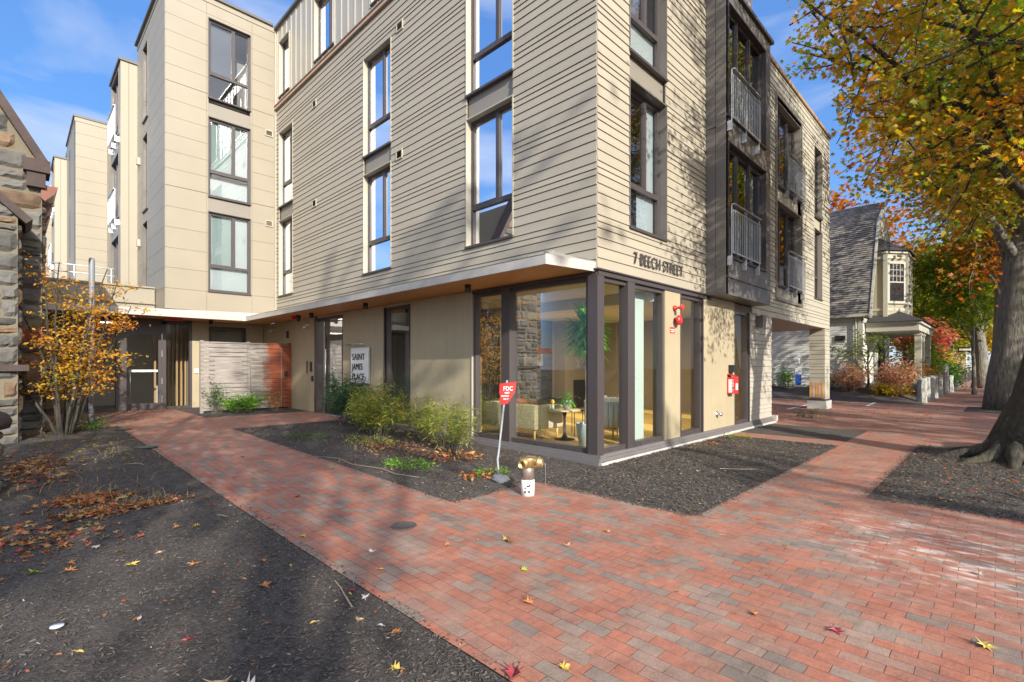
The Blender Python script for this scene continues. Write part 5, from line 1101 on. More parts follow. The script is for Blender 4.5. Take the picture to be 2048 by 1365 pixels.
# ================================================================ trees
def bark(name, c, c2=None):
    m = bpy.data.materials.new(name); m.use_nodes = True; MATS[name] = m
    n = m.node_tree.nodes; l = m.node_tree.links.new; b = n['Principled BSDF']; b.inputs['Roughness'].default_value = .95
    t = n.new('ShaderNodeTexCoord'); mm = n.new('ShaderNodeMapping'); mm.inputs['Scale'].default_value = (9, 9, 1.6); l(t.outputs['Object'], mm.inputs[0])
    x = n.new('ShaderNodeTexNoise'); x.inputs['Scale'].default_value = 1.5; x.inputs['Detail'].default_value = 8; x.inputs['Roughness'].default_value = .65; x.inputs['Distortion'].default_value = .6; l(mm.outputs[0], x.inputs['Vector'])
    x2 = n.new('ShaderNodeTexNoise'); x2.inputs['Scale'].default_value = 1.3; x2.inputs['Detail'].default_value = 5; l(t.outputs['Object'], x2.inputs['Vector'])
    r = n.new('ShaderNodeValToRGB'); r.color_ramp.elements[0].position = .32; r.color_ramp.elements[0].color = (c[0]*.35, c[1]*.35, c[2]*.33, 1); r.color_ramp.elements[1].position = .62; r.color_ramp.elements[1].color = (*c, 1); l(x.outputs['Fac'], r.inputs[0])
    mg = n.new('ShaderNodeMix'); mg.data_type = 'RGBA'; mg.inputs['B'].default_value = (*(c2 or (.12, .13, .05)), 1); mr_ = n.new('ShaderNodeMapRange'); mr_.inputs[1].default_value = .5; mr_.inputs[2].default_value = .75; mr_.inputs[4].default_value = .6; l(x2.outputs['Fac'], mr_.inputs[0]); l(mr_.outputs[0], mg.inputs['Factor']); l(r.outputs[0], mg.inputs['A']); l(mg.outputs['Result'], b.inputs['Base Color'])
    bp = n.new('ShaderNodeBump'); bp.inputs['Strength'].default_value = 1; bp.inputs['Distance'].default_value = .14; l(x.outputs['Fac'], bp.inputs['Height']); l(bp.outputs[0], b.inputs['Normal'])
bark('bark_grey', (.21, .19, .165)); bark('bark_dark', (.085, .075, .06)); bark('bark_pale', (.30, .28, .24))
leafmat('oak_gold', [(.08, .16, .02), (.17, .25, .03), (.34, .32, .04), (.50, .30, .045), (.50, .19, .035), (.40, .11, .035)], .42, .5, .45)
leafmat('oak_orange', [(.09, .13, .015), (.30, .20, .03), (.42, .17, .03), (.45, .11, .03), (.35, .05, .02)], .35, .5, .45)
leafmat('green_yellow', [(.05, .11, .012), (.12, .20, .02), (.25, .30, .03), (.42, .36, .03)], .5, .5, .5)
leafmat('yellow', [(.25, .22, .03), (.45, .34, .04), (.5, .30, .03), (.40, .20, .04)], .5, .5, .5)
leafmat('red', [(.38, .05, .06), (.50, .12, .11), (.48, .16, .09), (.40, .20, .07)], .5, .5, .5)
leafmat('rust', [(.16, .07, .015), (.28, .12, .02), (.34, .17, .02)], 1, .4, .6)
leafmat('orange_small', [(.20, .24, .05), (.50, .33, .04), (.66, .36, .04), (.62, .26, .04), (.44, .13, .04)], 1.1, .5, .45)
leafmat('pink_red', [(.42, .16, .10), (.55, .30, .21), (.45, .14, .08), (.42, .30, .12), (.20, .20, .06)], 1.5, .4, .7)
leafmat('shrub_green', [(.02, .06, .012), (.05, .13, .02), (.10, .22, .03)], 3, .35, .6)
leafmat('shrub_bright', [(.06, .16, .015), (.14, .30, .03), (.26, .40, .05)], 3, .4, .6)
leafmat('bamboo_leaf', [(.10, .17, .025), (.24, .30, .04), (.38, .38, .07), (.36, .27, .06)], 2.2, .4, .6)
leafmat('bamboo_dark', [(.02, .07, .03), (.04, .12, .045), (.09, .20, .05)], 2.2, .4, .6)
leafmat('house_plant', [(.05, .20, .02), (.12, .36, .04), (.24, .50, .08)], 3, .3, .6)
leafmat('dry', [(.12, .05, .02), (.30, .11, .03), (.42, .20, .06), (.45, .32, .12), (.45, .06, .04)], 2.5, .2, .9)
def path(p0, p1, k, wob, r, sag=0):
    p0 = np.array(p0, float); p1 = np.array(p1, float); L_ = np.linalg.norm(p1-p0); t = np.linspace(0, 1, k+1)[:, None]; P = p0+(p1-p0)*t
    w_ = np.cumsum(r.normal(0, 1, (k+1, 3)), 0); w_ -= w_[0]; w_ -= w_[-1]*t; P = P+w_*wob*L_/math.sqrt(k); P[:, 2] += sag*L_*np.sin(np.pi*t[:, 0]); return P
def tree(name, label, cat, base, H_, r0, cc, cr, nl, ns, nleaf, size, lm, bm='bark_grey', shape='star', group=None, lean=(0, 0), seed=1, fork=None, flare=1.5, trunk_n=14, zlimb=.35, clump=.42, flat=.45, limb_r=.38, keep=None, stems=None):
    r = np.random.default_rng(seed); T = thing(name, label, cat, base, group); b = np.array(base, float); cc = np.array(cc, float); cr = np.array(cr, float)
    top = np.array([b[0]+lean[0], b[1]+lean[1], H_]); tm = MB(); P = path(b-np.array([0, 0, .2]), top, 10, .012, r)
    rad = [r0*(1+(flare-1)*math.exp(-i*1.6)) * (1-.72*(i/10)**1.2) for i in range(11)]
    tm.tube(P, rad, trunk_n); tm.build('trunk', bm, T)
    bmh = MB(); tips = []
    for i in range(nl):
        f = zlimb+(1-zlimb)*((i+r.uniform(0, 1))/nl)**.9; j = f*10; k = int(min(9, j)); s = P[k]+(P[k+1]-P[k])*(j-k)
        phi = 2.4*i+r.uniform(-.4, .4); ct = r.uniform(-.55, .95) if i > nl*.3 else r.uniform(-.85, .1); st = math.sqrt(1-ct*ct)
        e = cc+cr*np.array([st*math.cos(phi), st*math.sin(phi), ct])*r.uniform(.62, .9)
        if keep is not None:
            for _ in range(8):
                if keep(np.array([e]))[0]: break
                e = e+(s-e)*.2
        if e[2] < s[2]-1.5: s = P[max(2, int(zlimb*10))]
        Q = path(s, e, 7, .045, r, .05); lr = r0*limb_r*r.uniform(.6, 1)*(1-.5*f); bmh.tube(Q, [lr*(1-.85*q/7)+.006 for q in range(8)], 7, cap=False)
        for u in range(ns):
            t_ = r.uniform(.3, 1)*7; k2 = int(min(6, t_)); s2 = Q[k2]+(Q[k2+1]-Q[k2])*(t_-k2)
            d = r.normal(0, 1, 3); d[2] *= .45; d /= np.linalg.norm(d); d = d+(s2-cc)/(np.linalg.norm(s2-cc)+.1)*.5; e2 = s2+d*cr.mean()*r.uniform(.16, .36)
            if keep is not None and not keep(np.array([e2]))[0]: continue
            Q2 = path(s2, e2, 4, .06, r, -.02); sr = max(.006, lr*.28); bmh.tube(Q2, [sr*(1-.8*q/4)+.003 for q in range(5)], 5, cap=False)
            tips += [Q2[2], Q2[3], Q2[4], (Q2[3]+Q2[4])/2, (Q2[2]+Q2[1])/2]
    bmh.build('branch', bm, T)
    tips = np.array(tips)
    if keep is not None: tips = tips[keep(tips)]
    idx = r.integers(0, len(tips), nleaf); off = r.normal(0, 1, (nleaf, 3))*np.array([clump, clump, clump*flat]); LP = tips[idx]+off; LP = LP[LP[:, 2] > b[2]+.3]
    if keep is not None: LP = LP[keep(LP)]
    leaves('crown', LP, size, shape, lm, T, seed=seed); return T
def clear(Pp):
    da, db = Pp[:, 0]+6.608, Pp[:, 1]+4.608; dep = .7114*da+.7028*db
    return clear0(Pp) & ~((db/np.maximum(da, .1) > .205) & ((Pp[:, 2]-1.6)/np.maximum(dep, .1) < .585)) & ~(db/np.maximum(da, .1) > .285)
clear0 = lambda Pp: ~((Pp[:, 1] > -.75) & (Pp[:, 0] > -.8) & (Pp[:, 0] < 15.6) & (Pp[:, 2] < 14)) & ~((Pp[:, 0] > 21.8) & (Pp[:, 1] > -2.2) & (Pp[:, 2] < 9))
G1 = 'old street trees along the sidewalk'
tree('street_tree', 'nearest street tree, dark trunk at the right edge with golden green oak leaves', 'tree', (4.85, -4.88, .06), 12, .32, (5.6, -4.4, 9.8), (6.3, 4.1, 5.3), 46, 15, 50000, .105, 'oak_gold', 'bark_dark', 'star', G1, lean=(2.0, -2.0), seed=11, flare=1.9, trunk_n=22, clump=.27, flat=.45, keep=clear)
tree('street_tree', 'massive grey furrowed street tree, second from the camera', 'tree', (18.2, -4.78, .0), 14, .54, (15.8, -4.6, 11.9), (5.6, 3.8, 5.4), 36, 13, 25000, .17, 'oak_gold', 'bark_grey', 'star', G1, lean=(.9, -.9), seed=12, flare=1.25, trunk_n=20, clump=.5, flat=.4, keep=clear)
tree('street_tree', 'third street tree, broad pale trunk behind the massive one', 'tree', (27.5, -4.75, .0), 15, .46, (27, -4.6, 12), (6.0, 4.0, 5.2), 28, 10, 11000, .24, 'oak_orange', 'bark_pale', 'star5', G1, lean=(.3, -.2), seed=13, clump=.6, keep=clear)
tree('street_tree', 'slimmer street tree with a forked top, last of the near row', 'tree', (42, -3.65, .0), 13, .40, (41, -3.6, 9.0), (6, 4.5, 4.6), 26, 10, 10000, .26, 'green_yellow', 'bark_pale', 'star5', G1, lean=(-.6, .2), seed=14, clump=.6)
NT = [o for o in bpy.data.objects if o.get('label', '').startswith('nearest street tree')][0]
r = np.random.default_rng(4); mb = MB()
for i in range(11):
    q = 2*math.pi*i/11+r.uniform(-.2, .2); ln = r.uniform(.75, 1.35); pts_ = [(4.85+d*math.cos(q+.18*d), -4.88+d*math.sin(q+.18*d), z) for d, z in ((.12, .75), (.28, .36), (.45, .18), (ln*.6, .10), (ln*.85, .04), (ln, -.04))]
    mb.tube([tuple(np.array(p)+r.normal(0, .015, 3)) for p in pts_], [.12, .14, .12, .08, .055, .02], 9, cap=False)
mb.build('root', 'bark_dark', NT)
# low bright limb in front of the house
tree('street_tree', 'young maple with bright green low leaves before the forked street tree', 'tree', (31.0, -3.6, 0), 6.5, .10, (29.5, -2.6, 7.0), (3.6, 1.9, 1.7), 16, 8, 5500, .2, 'green_yellow', 'bark_pale', 'star5', G1, seed=23, clump=.5)
far = [('orange red maple beyond the forked street tree', (52, -1.5, 0), 12, .3, (52, -1.5, 8.5), (5.5, 4.5, 4.5), 'oak_orange', 4500, .42),
       ('pale yellow birch like tree behind the red shrub', (64, 1.5, 0), 15, .3, (64, 0, 9), (6.5, 5.5, 7), 'yellow', 5200, .45),
       ('golden tree over the far end of the sidewalk', (75, -3, 0), 13, .3, (75, -3, 7.5), (7, 6, 6), 'yellow', 4800, .5),
       ('rust brown tree closing the far sidewalk', (95, -4.5, 0), 12, .3, (95, -5, 7), (9, 8, 6), 'rust', 4200, .6),
       ('orange tree far behind the shingle house roof', (46, 10, 0), 15, .35, (46, 10, 11), (7, 7, 6), 'oak_orange', 5200, .45),
       ('tall amber tree rising behind the turret of the shingle house', (38, 5, 0), 15, .35, (38, 4.5, 11), (5, 5, 5), 'oak_orange', 5200, .38),
       ('yellow green tree beyond the porch', (42, -.5, 0), 7, .18, (42, -.5, 4.6), (3, 2.4, 3), 'green_yellow', 3600, .3)]
for i, (lb, b_, h, r0, cc, cr, lm, nl_, sz) in enumerate(far):
    tree('background_tree', lb, 'tree', b_, h, r0, cc, cr, 16, 8, nl_, sz, lm, 'bark_grey', 'diam', 'trees beyond the neighbour house', seed=30+i, clump=.9, flat=.5, trunk_n=8)
tree('background_tree', 'bright crimson small tree beyond the porch', 'tree', (36.5, -1.0, 0), 4.4, .1, (36.5, -.8, 3.9), (2.2, 1.9, 1.3), 14, 8, 3600, .2, 'red', 'bark_grey', 'diam', 'trees beyond the neighbour house', seed=45, clump=.35, trunk_n=8)
# trees that stand across the street and behind the viewer: they shade and are reflected
G3 = 'trees across the street'
for i, (x, y, rr_, h, n_) in enumerate([(-12.4, -17.5, 2.6, 17.5, 2200), (-5.0, -21.0, 3.0, 10.5, 650), (5.5, -19.5, 2.8, 12, 1800), (-15.5, -17, 3.6, 12, 1700), (12, -19.5, 3.2, 12, 2600), (24, -17.5, 4.4, 13, 4500)]):
    tree('street_tree', ['tall autumn tree across the street opposite the corner', 'small nearly bare tree across the street behind the viewer', 'autumn tree across the street opposite the address letters', 'autumn tree across the street left of the viewer', 'autumn tree across the street opposite the car port', 'autumn tree across the street opposite the house'][i], 'tree', (x, y, 0), h, .3, (x+(3.2 if h > 17 else 0), y, h*(.68 if h < 17 else .79)), (rr_, rr_, h*(.33 if h < 17 else .15)), 18, 8, n_, .3, 'oak_orange' if i % 2 else 'green_yellow', 'bark_grey', 'star5', G3, lean=(3.0 if h > 17 else 0, 0), seed=50+i, clump=.55, trunk_n=10)
tree('street_tree', 'street tree on the near kerb left of the viewer', 'tree', (-8.9, -5.2, 0), 8.2, .3, (-9.2, -5.4, 5.9), (3.2, 2.6, 2.0), 14, 8, 2300, .2, 'oak_gold', 'bark_grey', 'star5', G1, seed=61, clump=.45, trunk_n=12)

# small orange tree by the church
T = thing('small_tree', 'multi stemmed small tree with thin orange and green autumn leaves', 'tree', (-5.84, 9.3, .15))
r = np.random.default_rng(77); sm = MB(); bm_ = MB(); tips = []
for i in range(13):
    q = 2*math.pi*i/13+r.uniform(-.2, .2); rr_ = r.uniform(.35, 1.25); e = np.array([-5.84+.15+rr_*math.cos(q)*1.15, 9.3+rr_*math.sin(q)*.8, r.uniform(2.6, 3.9)+(.7 if i in (3, 8) else 0)])
    P = path((-5.84+.09*math.cos(q), 9.3+.09*math.sin(q), .1), e, 8, .03, r, .03); sm.tube(P, [.026*(1-.75*k/8)+.003 for k in range(9)], 7, cap=False)
    for u in range(13):
        k = r.integers(2, 8); s = P[k]+(P[k+1]-P[k])*r.uniform(0, 1) if k < 8 else P[8]; d = r.normal(0, 1, 3); d[2] = abs(d[2])*.35-.05; d /= np.linalg.norm(d); e2 = s+d*r.uniform(.3, .75)*np.array([1.15, .8, 1])
        Q = path(s, e2, 4, .05, r); bm_.tube(Q, [.006, .005, .004, .003, .002], 5, cap=False); tips += [Q[1], Q[2], Q[3], Q[4], (Q[3]+Q[4])/2]
sm.build('stem', 'bark_dark', T); bm_.build('twig', 'bark_dark', T); tips = np.array(tips); tips = tips[tips[:, 2] > .95]
w_ = np.clip(1.25-(tips[:, 2]-1)/3.4, .25, 1); idx = r.choice(len(tips), 4000, p=w_/w_.sum()); LP = tips[idx]+r.normal(0, 1, (4000, 3))*np.array([.12, .11, .05]); LP = LP[(LP[:, 1] < 11.4) & ~((LP[:, 0] < -6.2) & (LP[:, 1] > 9.2))]
leaves('crown', LP, .074, 'oval', 'orange_small', T, seed=78)

# ================================================================ shrubs
def shrub(name, label, x, y, rx, ry, h, nst, nleaf, size, shape, lm, seed, cat='shrub', group=None, spread=1, z0=None, low=.25, up=.2, stemr=.006, bm='bark_grey', clump=.06):
    r = np.random.default_rng(seed); z0 = gz(x, y)+.01 if z0 is None else z0; T = thing(name, label, cat, (x, y, z0), group); sm = MB(); tips = []
    for i in range(nst):
        q = r.uniform(0, 6.283); d = math.sqrt(r.uniform(0, 1)); e = np.array([x+rx*d*math.cos(q), y+ry*d*math.sin(q), z0+h*r.uniform(.6, 1)*(1-.35*d*d)])
        P = path((x+rx*.3*d*math.cos(q), y+ry*.3*d*math.sin(q), z0-.03), e, 6, .05, r, .06); sm.tube(P, [stemr*(1-.6*k/6) for k in range(7)], 5, cap=False)
        for k in range(2, 7):
            if P[k][2] > z0+h*low: tips += [P[k]]*(k-1)
            s = P[k]; dd = r.normal(0, 1, 3); dd[2] = dd[2]*.4+up; dd /= np.linalg.norm(dd); e2 = s+dd*r.uniform(.12, .3)*max(rx, ry); sm.tube([s, (s+e2)/2+r.normal(0, .01, 3), e2], [stemr*.4]*3, 4, cap=False)
            if e2[2] > z0+h*low*.8: tips += [e2, (s+e2)/2, e2]
    sm.build('stem', bm, T); tips = np.array(tips); idx = r.integers(0, len(tips), nleaf); LP = tips[idx]+r.normal(0, clump, (nleaf, 3)); LP[:, 2] = np.maximum(LP[:, 2], z0+.03); LP = LP[~((LP[:, 0] > -.12) & (LP[:, 1] > -.1) & (LP[:, 0] < 8))]
    leaves('foliage', LP, size, shape, lm, T, seed=seed+1, droop=.1); return T
GB = 'narrow leaved shrubs along the long facade'
shrub('narrow_leaf_shrub', 'dark green feathery shrub below the white sign', -.72, 7.05, .55, .95, 1.32, 34, 3400, .13, 'lance', 'bamboo_dark', 101, group=GB)
shrub('narrow_leaf_shrub', 'fresh green feathery shrub in the middle of the row, right of the dark one', -1.0, 5.0, .55, 1.0, 1.12, 34, 3200, .12, 'lance', 'bamboo_leaf', 102, group=GB)
shrub('narrow_leaf_shrub', 'airy yellow green shrub before the blank boards', -.8, 3.5, .45, .6, 1.05, 24, 1500, .11, 'lance', 'bamboo_leaf', 103, group=GB)
shrub('narrow_leaf_shrub', 'sparse yellow green shrub nearest the glazed corner', -1.15, 2.35, .5, .55, 1.0, 26, 1600, .105, 'lance', 'bamboo_leaf', 104, group=GB)
shrub('leafy_shrub', 'bright green round leaved shrub before the fence', -1.72, 11.55, .62, .3, .66, 26, 2600, .062, 'oval', 'shrub_bright', 105)
shrub('leafy_shrub', 'dark sparse shrub against the left end of the fence', -2.35, 11.9, .38, .25, 1.15, 18, 700, .05, 'oval', 'shrub_green', 106)
shrub('leafy_shrub', 'thin twiggy green shrub before the red end of the fence', -.75, 11.8, .4, .2, .75, 8, 160, .05, 'oval', 'bamboo_leaf', 107)
def cover(x, y, rx, ry, n, size, lm, seed, label, h=.07, shape='oval', cat='ground plant', name='ground_cover'):
    g = np.random.default_rng(seed); q = g.uniform(0, 6.283, n); d = np.sqrt(g.uniform(0, 1, n)); X = x+rx*d*np.cos(q)*g.uniform(.6, 1.2, n); Y = y+ry*d*np.sin(q)*g.uniform(.6, 1.2, n); Z = .0155*np.clip(Y, 0, 11)+.03+np.abs(g.normal(0, h/2, n))
    X = np.where((X > -.05) & (X < 3) & (Y > 0), -.1, X); o = leaves(name, np.stack([X, Y, Z], 1), size, shape, lm, seed=seed, droop=-.2); o['kind'] = 'stuff'; return o
cover(-2.3, 1.9, .33, .55, 700, .035, 'shrub_bright', 201, 'small bright ground plant at the front of the middle bed')
cover(-2.35, 5.6, .4, .8, 450, .035, 'shrub_green', 202, 'low green plant near the far end of the hose')
cover(-1.7, 3.2, .55, .9, 420, .045, 'dry', 203, 'brown dying plant under the feathery shrubs')
cover(-1.75, .62, .30, .28, 420, .032, 'shrub_bright', 204, 'bright green clump behind the FDC sign post')
cover(-2.05, .55, .28, .22, 160, .05, 'dry', 205, 'dry orange leaves at the foot of the FDC sign')
cover(-1.4, 1.9, .45, .5, 200, .07, 'dry', 206, 'dry orange leaves under the sparse shrub')
cover(-1.6, 4.3, .4, .9, 500, .04, 'bamboo_leaf', 207, 'yellowish low plant in the middle of the bed')
cover(-5.55, 10.0, .5, .45, 900, .05, 'shrub_green', 208, 'green low plant at the foot of the small orange tree', .25)
cover(3.0, -.45, .8, .18, 60, .05, 'dry', 209, 'scattered dry leaves by the street side base')
cover(4.6, -.5, .35, .3, 260, .035, 'bamboo_leaf', 210, 'small weed patch beside the brick strip')
# grass wisps and litter on the left bed
def litter(n, fx, zf, size, lm, seed, shape, lift=.012, label=None):
    x, y = fx(n); o = leaves('leaf_litter', np.stack([x, y, zf(x, y)+lift], 1), size, shape, lm, seed=seed, droop=0, flat=.75, cup=.22, sv=.5); o['kind'] = 'stuff'
g = np.random.default_rng(91)
blob = lambda cx, cy, sx, sy: (lambda n: (np.clip(g.normal(cx, sx, n), -9, -4.9), np.clip(g.normal(cy, sy, n), -5, 10)))
litter(620, lambda n: (g.uniform(-8.3, -4.9, n), -4+13*g.uniform(0, 1, n)**1.5), zl, .028, 'dry', 1, 'oval')
litter(420, blob(-6.0, 2.75, .16, .14), zl, .06, 'dry', 2, 'star5', .02); litter(520, blob(-5.75, 2.15, .26, .10), zl, .055, 'dry', 3, 'star5', .02)
litter(260, blob(-6.5, 1.5, .28, .35), zl, .06, 'dry', 4, 'star5'); litter(420, blob(-6.4, 5.3, .22, .7), zl, .07, 'dry', 5, 'star5'); litter(200, blob(-5.6, 7.0, .4, 1.2), zl, .06, 'yellow', 6, 'oval')
litter(350, lambda n: (g.uniform(-2.9, -.1, n), g.uniform(.1, 7.9, n)), zm, .04, 'dry', 7, 'oval'); litter(200, lambda n: (g.uniform(-1.4, 4.9, n), g.uniform(-2.2, -.1, n)), zr, .035, 'dry', 8, 'oval')
litter(220, lambda n: (g.uniform(.8, 6.2, n), g.uniform(-5.4, -3.5, n)), zt, .045, 'dry', 9, 'star5')
zf0 = lambda x, y: .0155*np.clip(y, 0, 11)*(x < 3)
litter(260, lambda n: (g.uniform(-6.0, -2.4, n), 14.9-np.abs(g.normal(0, .35, n))), zf0, .05, 'dry', 10, 'oval', .008)
litter(900, lambda n: (g.uniform(8.5, 20, n), g.uniform(-3.2, 2.5, n)), zf0, .07, 'dry', 11, 'oval', .008)
litter(160, lambda n: (g.uniform(-4.8, 7, n), g.uniform(-6, -2.4, n)), zf0, .022, 'dry', 12, 'oval', .006)
x_ = np.array([]); 
def wisps():
    r = np.random.default_rng(5); mb = MB()
    for i in range(230):
        c = [(-5.9, 2.9, .5), (-5.5, 2.3, .25), (-6.4, 3.6, .8), (-5.6, 5.5, 1.0), (-1.9, 3.4, .9), (-1.9, 3.9, .6)][i % 6]; x, y = r.normal(c[0], c[2]*.5), r.normal(c[1], c[2]*.6); x = min(x, -4.9) if c[0] < -4 else min(max(x, -2.9), -.2)
        y = max(y, .2) if c[0] > -4 else y; z = .0155*max(0, y)+.015; h = r.uniform(.04, .12); a, b = r.normal(0, .05, 2); mb.tube([(x, y, z), (x+a*.4, y+b*.4, z+h*.7), (x+a, y+b, z+h)], [.0022, .0018, .0008], 3, cap=False)
    o = mb.build('dry_grass', M('straw', (.42, .30, .13), .8)); o['kind'] = 'stuff'
    for (p0, p1, lb) in (((-6.62, 2.6, .07), (-6.42, 2.95, .08), 'curved bare stick lying by the stone pier'), ((-6.75, -1.9, .05), (-6.35, -1.45, .05), 'thin pale twig in the front left corner'), ((-5.05, -1.6, .03), (-4.95, -1.15, .03), 'thin twig near the brick edge'), ((.9, -1.6, .05), (1.25, -2.0, .05), 'pale stick on the street side mulch bed'), ((-5.35, 4.9, .1), (-5.2, 4.6, .1), 'pale twig beside the path'), ((-5.2, 1.3, .05), (-5.05, 1.05, .05), 'short pale twig by the path edge'), ((-2.5, 1.9, .05), (-2.2, 2.1, .05), 'white twig in the middle bed')):
        P = path(p0, p1, 4, .06, r); tag(MB().tube(P, [.006, .006, .005, .004, .003], 5).build('twig', M('twig_wood', (.36, .28, .2), .8)), lb, 'twig')
wisps()
# individual fallen leaves on the bricks and near mulch
LC = {'orange': (.42, .17, .05), 'yellow': (.52, .38, .08), 'tan': (.42, .29, .16), 'crimson': (.30, .04, .05), 'pale': (.62, .52, .46), 'brown': (.22, .09, .03), 'green': (.25, .33, .04)}
for k_, c_ in LC.items(): M('leaf_'+k_, c_, .6, var=.2, vs=25)
fl = [(-4.17, -2.35, 'orange', .10), (-3.44, -1.44, 'brown', .12), (-3.42, -1.38, 'yellow', .08), (-3.89, -1.12, 'orange', .07), (-3.80, -1.97, 'green', .07), (-3.14, -1.87, 'tan', .08), (-2.59, -1.92, 'orange', .075), (-3.60, -1.20, 'yellow', .045), (-4.43, -.77, 'pale', .08), (-4.58, -1.15, 'orange', .06), (-3.12, -3.91, 'crimson', .10), (-2.72, -4.55, 'yellow', .11), (-3.26, -3.48, 'orange', .07), (-1.41, -4.49, 'pale', .07), (-4.56, -2.97, 'yellow', .08), (-4.78, -2.82, 'crimson', .13), (-1.79, -3.26, 'brown', .05), (-3.31, -2.99, 'yellow', .05), (-4.70, .02, 'yellow', .08), (-4.2, 1.4, 'brown', .08), (-3.9, 4.4, 'brown', .08), (-4.4, 7.5, 'pale', .06), (-3.2, 2.6, 'green', .07), (-1.9, -2.75, 'pale', .05), (.2, -3.0, 'tan', .07), (2.4, -2.9, 'yellow', .06), (3.3, -.95, 'crimson', .09), (.6, -1.4, 'pale', .07), (2.1, -4.1, 'crimson', .09), (3.9, -4.3, 'orange', .08), (1.7, -3.9, 'orange', .07), (1.4, -4.4, 'crimson', .07), (4.6, -4.0, 'orange', .08), (2.9, -4.7, 'orange', .08),
      (-4.92, -1.35, 'crimson', .07), (-4.9, -1.5, 'pale', .07), (-5.0, -2.05, 'orange', .08), (-5.02, -1.9, 'pale', .06), (-5.2, -2.35, 'yellow', .08), (-5.08, -1.75, 'tan', .07), (-5.35, -.9, 'orange', .10), (-5.9, -1.9, 'tan', .15), (-5.80, -1.98, 'pale', .11), (-5.9, -1.3, 'crimson', .07), (-6.05, -.8, 'pale', .06), (-5.6, -.1, 'orange', .09), (-5.75, .35, 'tan', .06), (-6.2, -.6, 'pale', .05), (-6.35, -1.0, 'yellow', .06), (-6.55, -1.3, 'orange', .11), (-6.42, -2.1, 'orange', .14), (-6.5, -2.2, 'yellow', .09), (-6.1, .9, 'pale', .08), (-5.95, .2, 'orange', .1), (-5.5, 1.0, 'orange', .08), (-5.3, 2.1, 'pale', .07), (-5.05, 1.6, 'crimson', .07), (-5.35, .9, 'yellow', .07), (-5.2, -.4, 'orange', .07), (-5.05, -.6, 'yellow', .05), (-5.6, -2.2, 'orange', .05), (-5.3, -1.6, 'yellow', .05), (-5.15, -.2, 'crimson', .06), (-6.3, .4, 'pale', .1), (-6.1, 1.7, 'yellow', .08), (-6.5, .6, 'green', .10), (-6.3, 1.2, 'crimson', .09)]
r = np.random.default_rng(12)
LM = [((-2.1, -.44), 'on the bricks near the brass standpipe'), ((-3.86, -.38), 'on the bricks near the round drain cover'), ((-3.3, -1.4), 'on the bricks midway between drain cover and front'), ((-3.9, -2.1), 'on the bricks in the middle foreground'), ((-4.6, -2.9), 'on the bricks at the bottom edge'), ((-3.2, -3.8), 'on the sidewalk bricks at lower right'), ((-2.7, -4.6), 'on the bricks in the right front corner'), ((-1.4, -4.4), 'on the bricks at the right edge'), ((-1.9, -3.0), 'on the sidewalk bricks beside the bed corner'), ((.3, -3.0), 'on the bricks between the two right beds'), ((2.5, -2.9), 'on the bricks left of the tree bed'), ((-4.4, -.8), 'on the path bricks near the left mulch edge'), ((-4.2, 1.4), 'on the path beside the middle bed'), ((-3.9, 4.4), 'halfway up the brick path'), ((-4.4, 7.5), 'far up the path by the landing'), ((3.3, -1), 'on the street side mulch bed, far part'), ((.6, -1.5), 'on the street side mulch bed, near part'), ((1.5, -4.2), 'on the near half of the tree bed'), ((4.0, -4.3), 'on the far half of the tree bed'),
      ((-4.95, -1.45), 'on the mulch right against the brick edge'), ((-5.05, -2.0), 'on the mulch edge near the bottom'), ((-5.3, -2.4), 'on the mulch at the very bottom'), ((-5.9, -1.9), 'on the bottom left mulch'), ((-6.5, -2.2), 'in the bottom left corner of the mulch'), ((-6.4, -1.1), 'near the paper scrap on the left mulch'), ((-6.2, -.6), 'left of centre on the dark mulch'), ((-5.3, -.8), 'on the mulch halfway to the brick edge'), ((-5.1, -.3), 'on the mulch beside the path, above the twig'), ((-5.6, .1), 'on the mulch in the middle left'), ((-6.1, .8), 'on the left mulch below the leaf pile'), ((-5.4, 1.0), 'on the mulch by the path below the red pile'), ((-5.2, 2.0), 'on the mulch right of the red leaf pile'), ((-6.3, 1.4), 'on the mulch left of the red leaf pile')]
def place(x, y): return min(LM, key=lambda q: (q[0][0]-x)**2+(q[0][1]-y)**2)[1]
USED = set()
for i, (x, y, c_, s_) in enumerate(fl):
    s_ *= .88
    for alt in [c_]+list(LC):
        if (alt, s_ < .07, place(x, y)) not in USED: c_ = alt; break
    USED.add((c_, s_ < .07, place(x, y)))
    L0 = LEAF['star' if s_ > .055 else 'oval']; onm = x < -4.83; a = r.uniform(0, 6.28); ca, sa = math.cos(a), math.sin(a); tl = r.normal(0, .25, 2); vs = [((u-.4)*s_*ca-v*s_*sa*1.1, (u-.4)*s_*sa+v*s_*ca*1.1, s_*(.09+.9*abs(v)*r.uniform(.1, 1)-.2*(u-.4)**2+tl[0]*u*.3+tl[1]*v*.5)) for u, v in L0]
    mb = MB(); cen = len(vs); vs.append((0, 0, .004)); mb.add(vs, [(j, (j+1) % cen, cen) for j in range(cen)]); mb.tube([(0, 0, .006), (-.5*s_*ca, -.5*s_*sa, .01), (-.75*s_*ca, -.75*s_*sa, .006)], .0012, 4)
    o = mb.build('fallen_leaf', 'leaf_'+c_); o.location = (x, y, (float(zl(np.array(x), np.array(y))) if onm else (float(zt(np.array(x), np.array(y))) if (x > .7 and y < -3.45) else (float(zr(np.array(x), np.array(y))) if x > -1.5 and y > -2.3 else gz(x, y))))+.003)
    wh = 'on the dark mulch' if onm or (x > -1.5 and y > -2.3) or (x > .7 and y < -3.45) else 'on the red brick paving'
    tag(o, f'{"small " if s_ < .07 else ""}{c_} fallen leaf {place(x, y)}', 'leaf', 'fallen leaves on the mulch' if wh[7:11] == 'dark' else 'fallen leaves on the bricks')
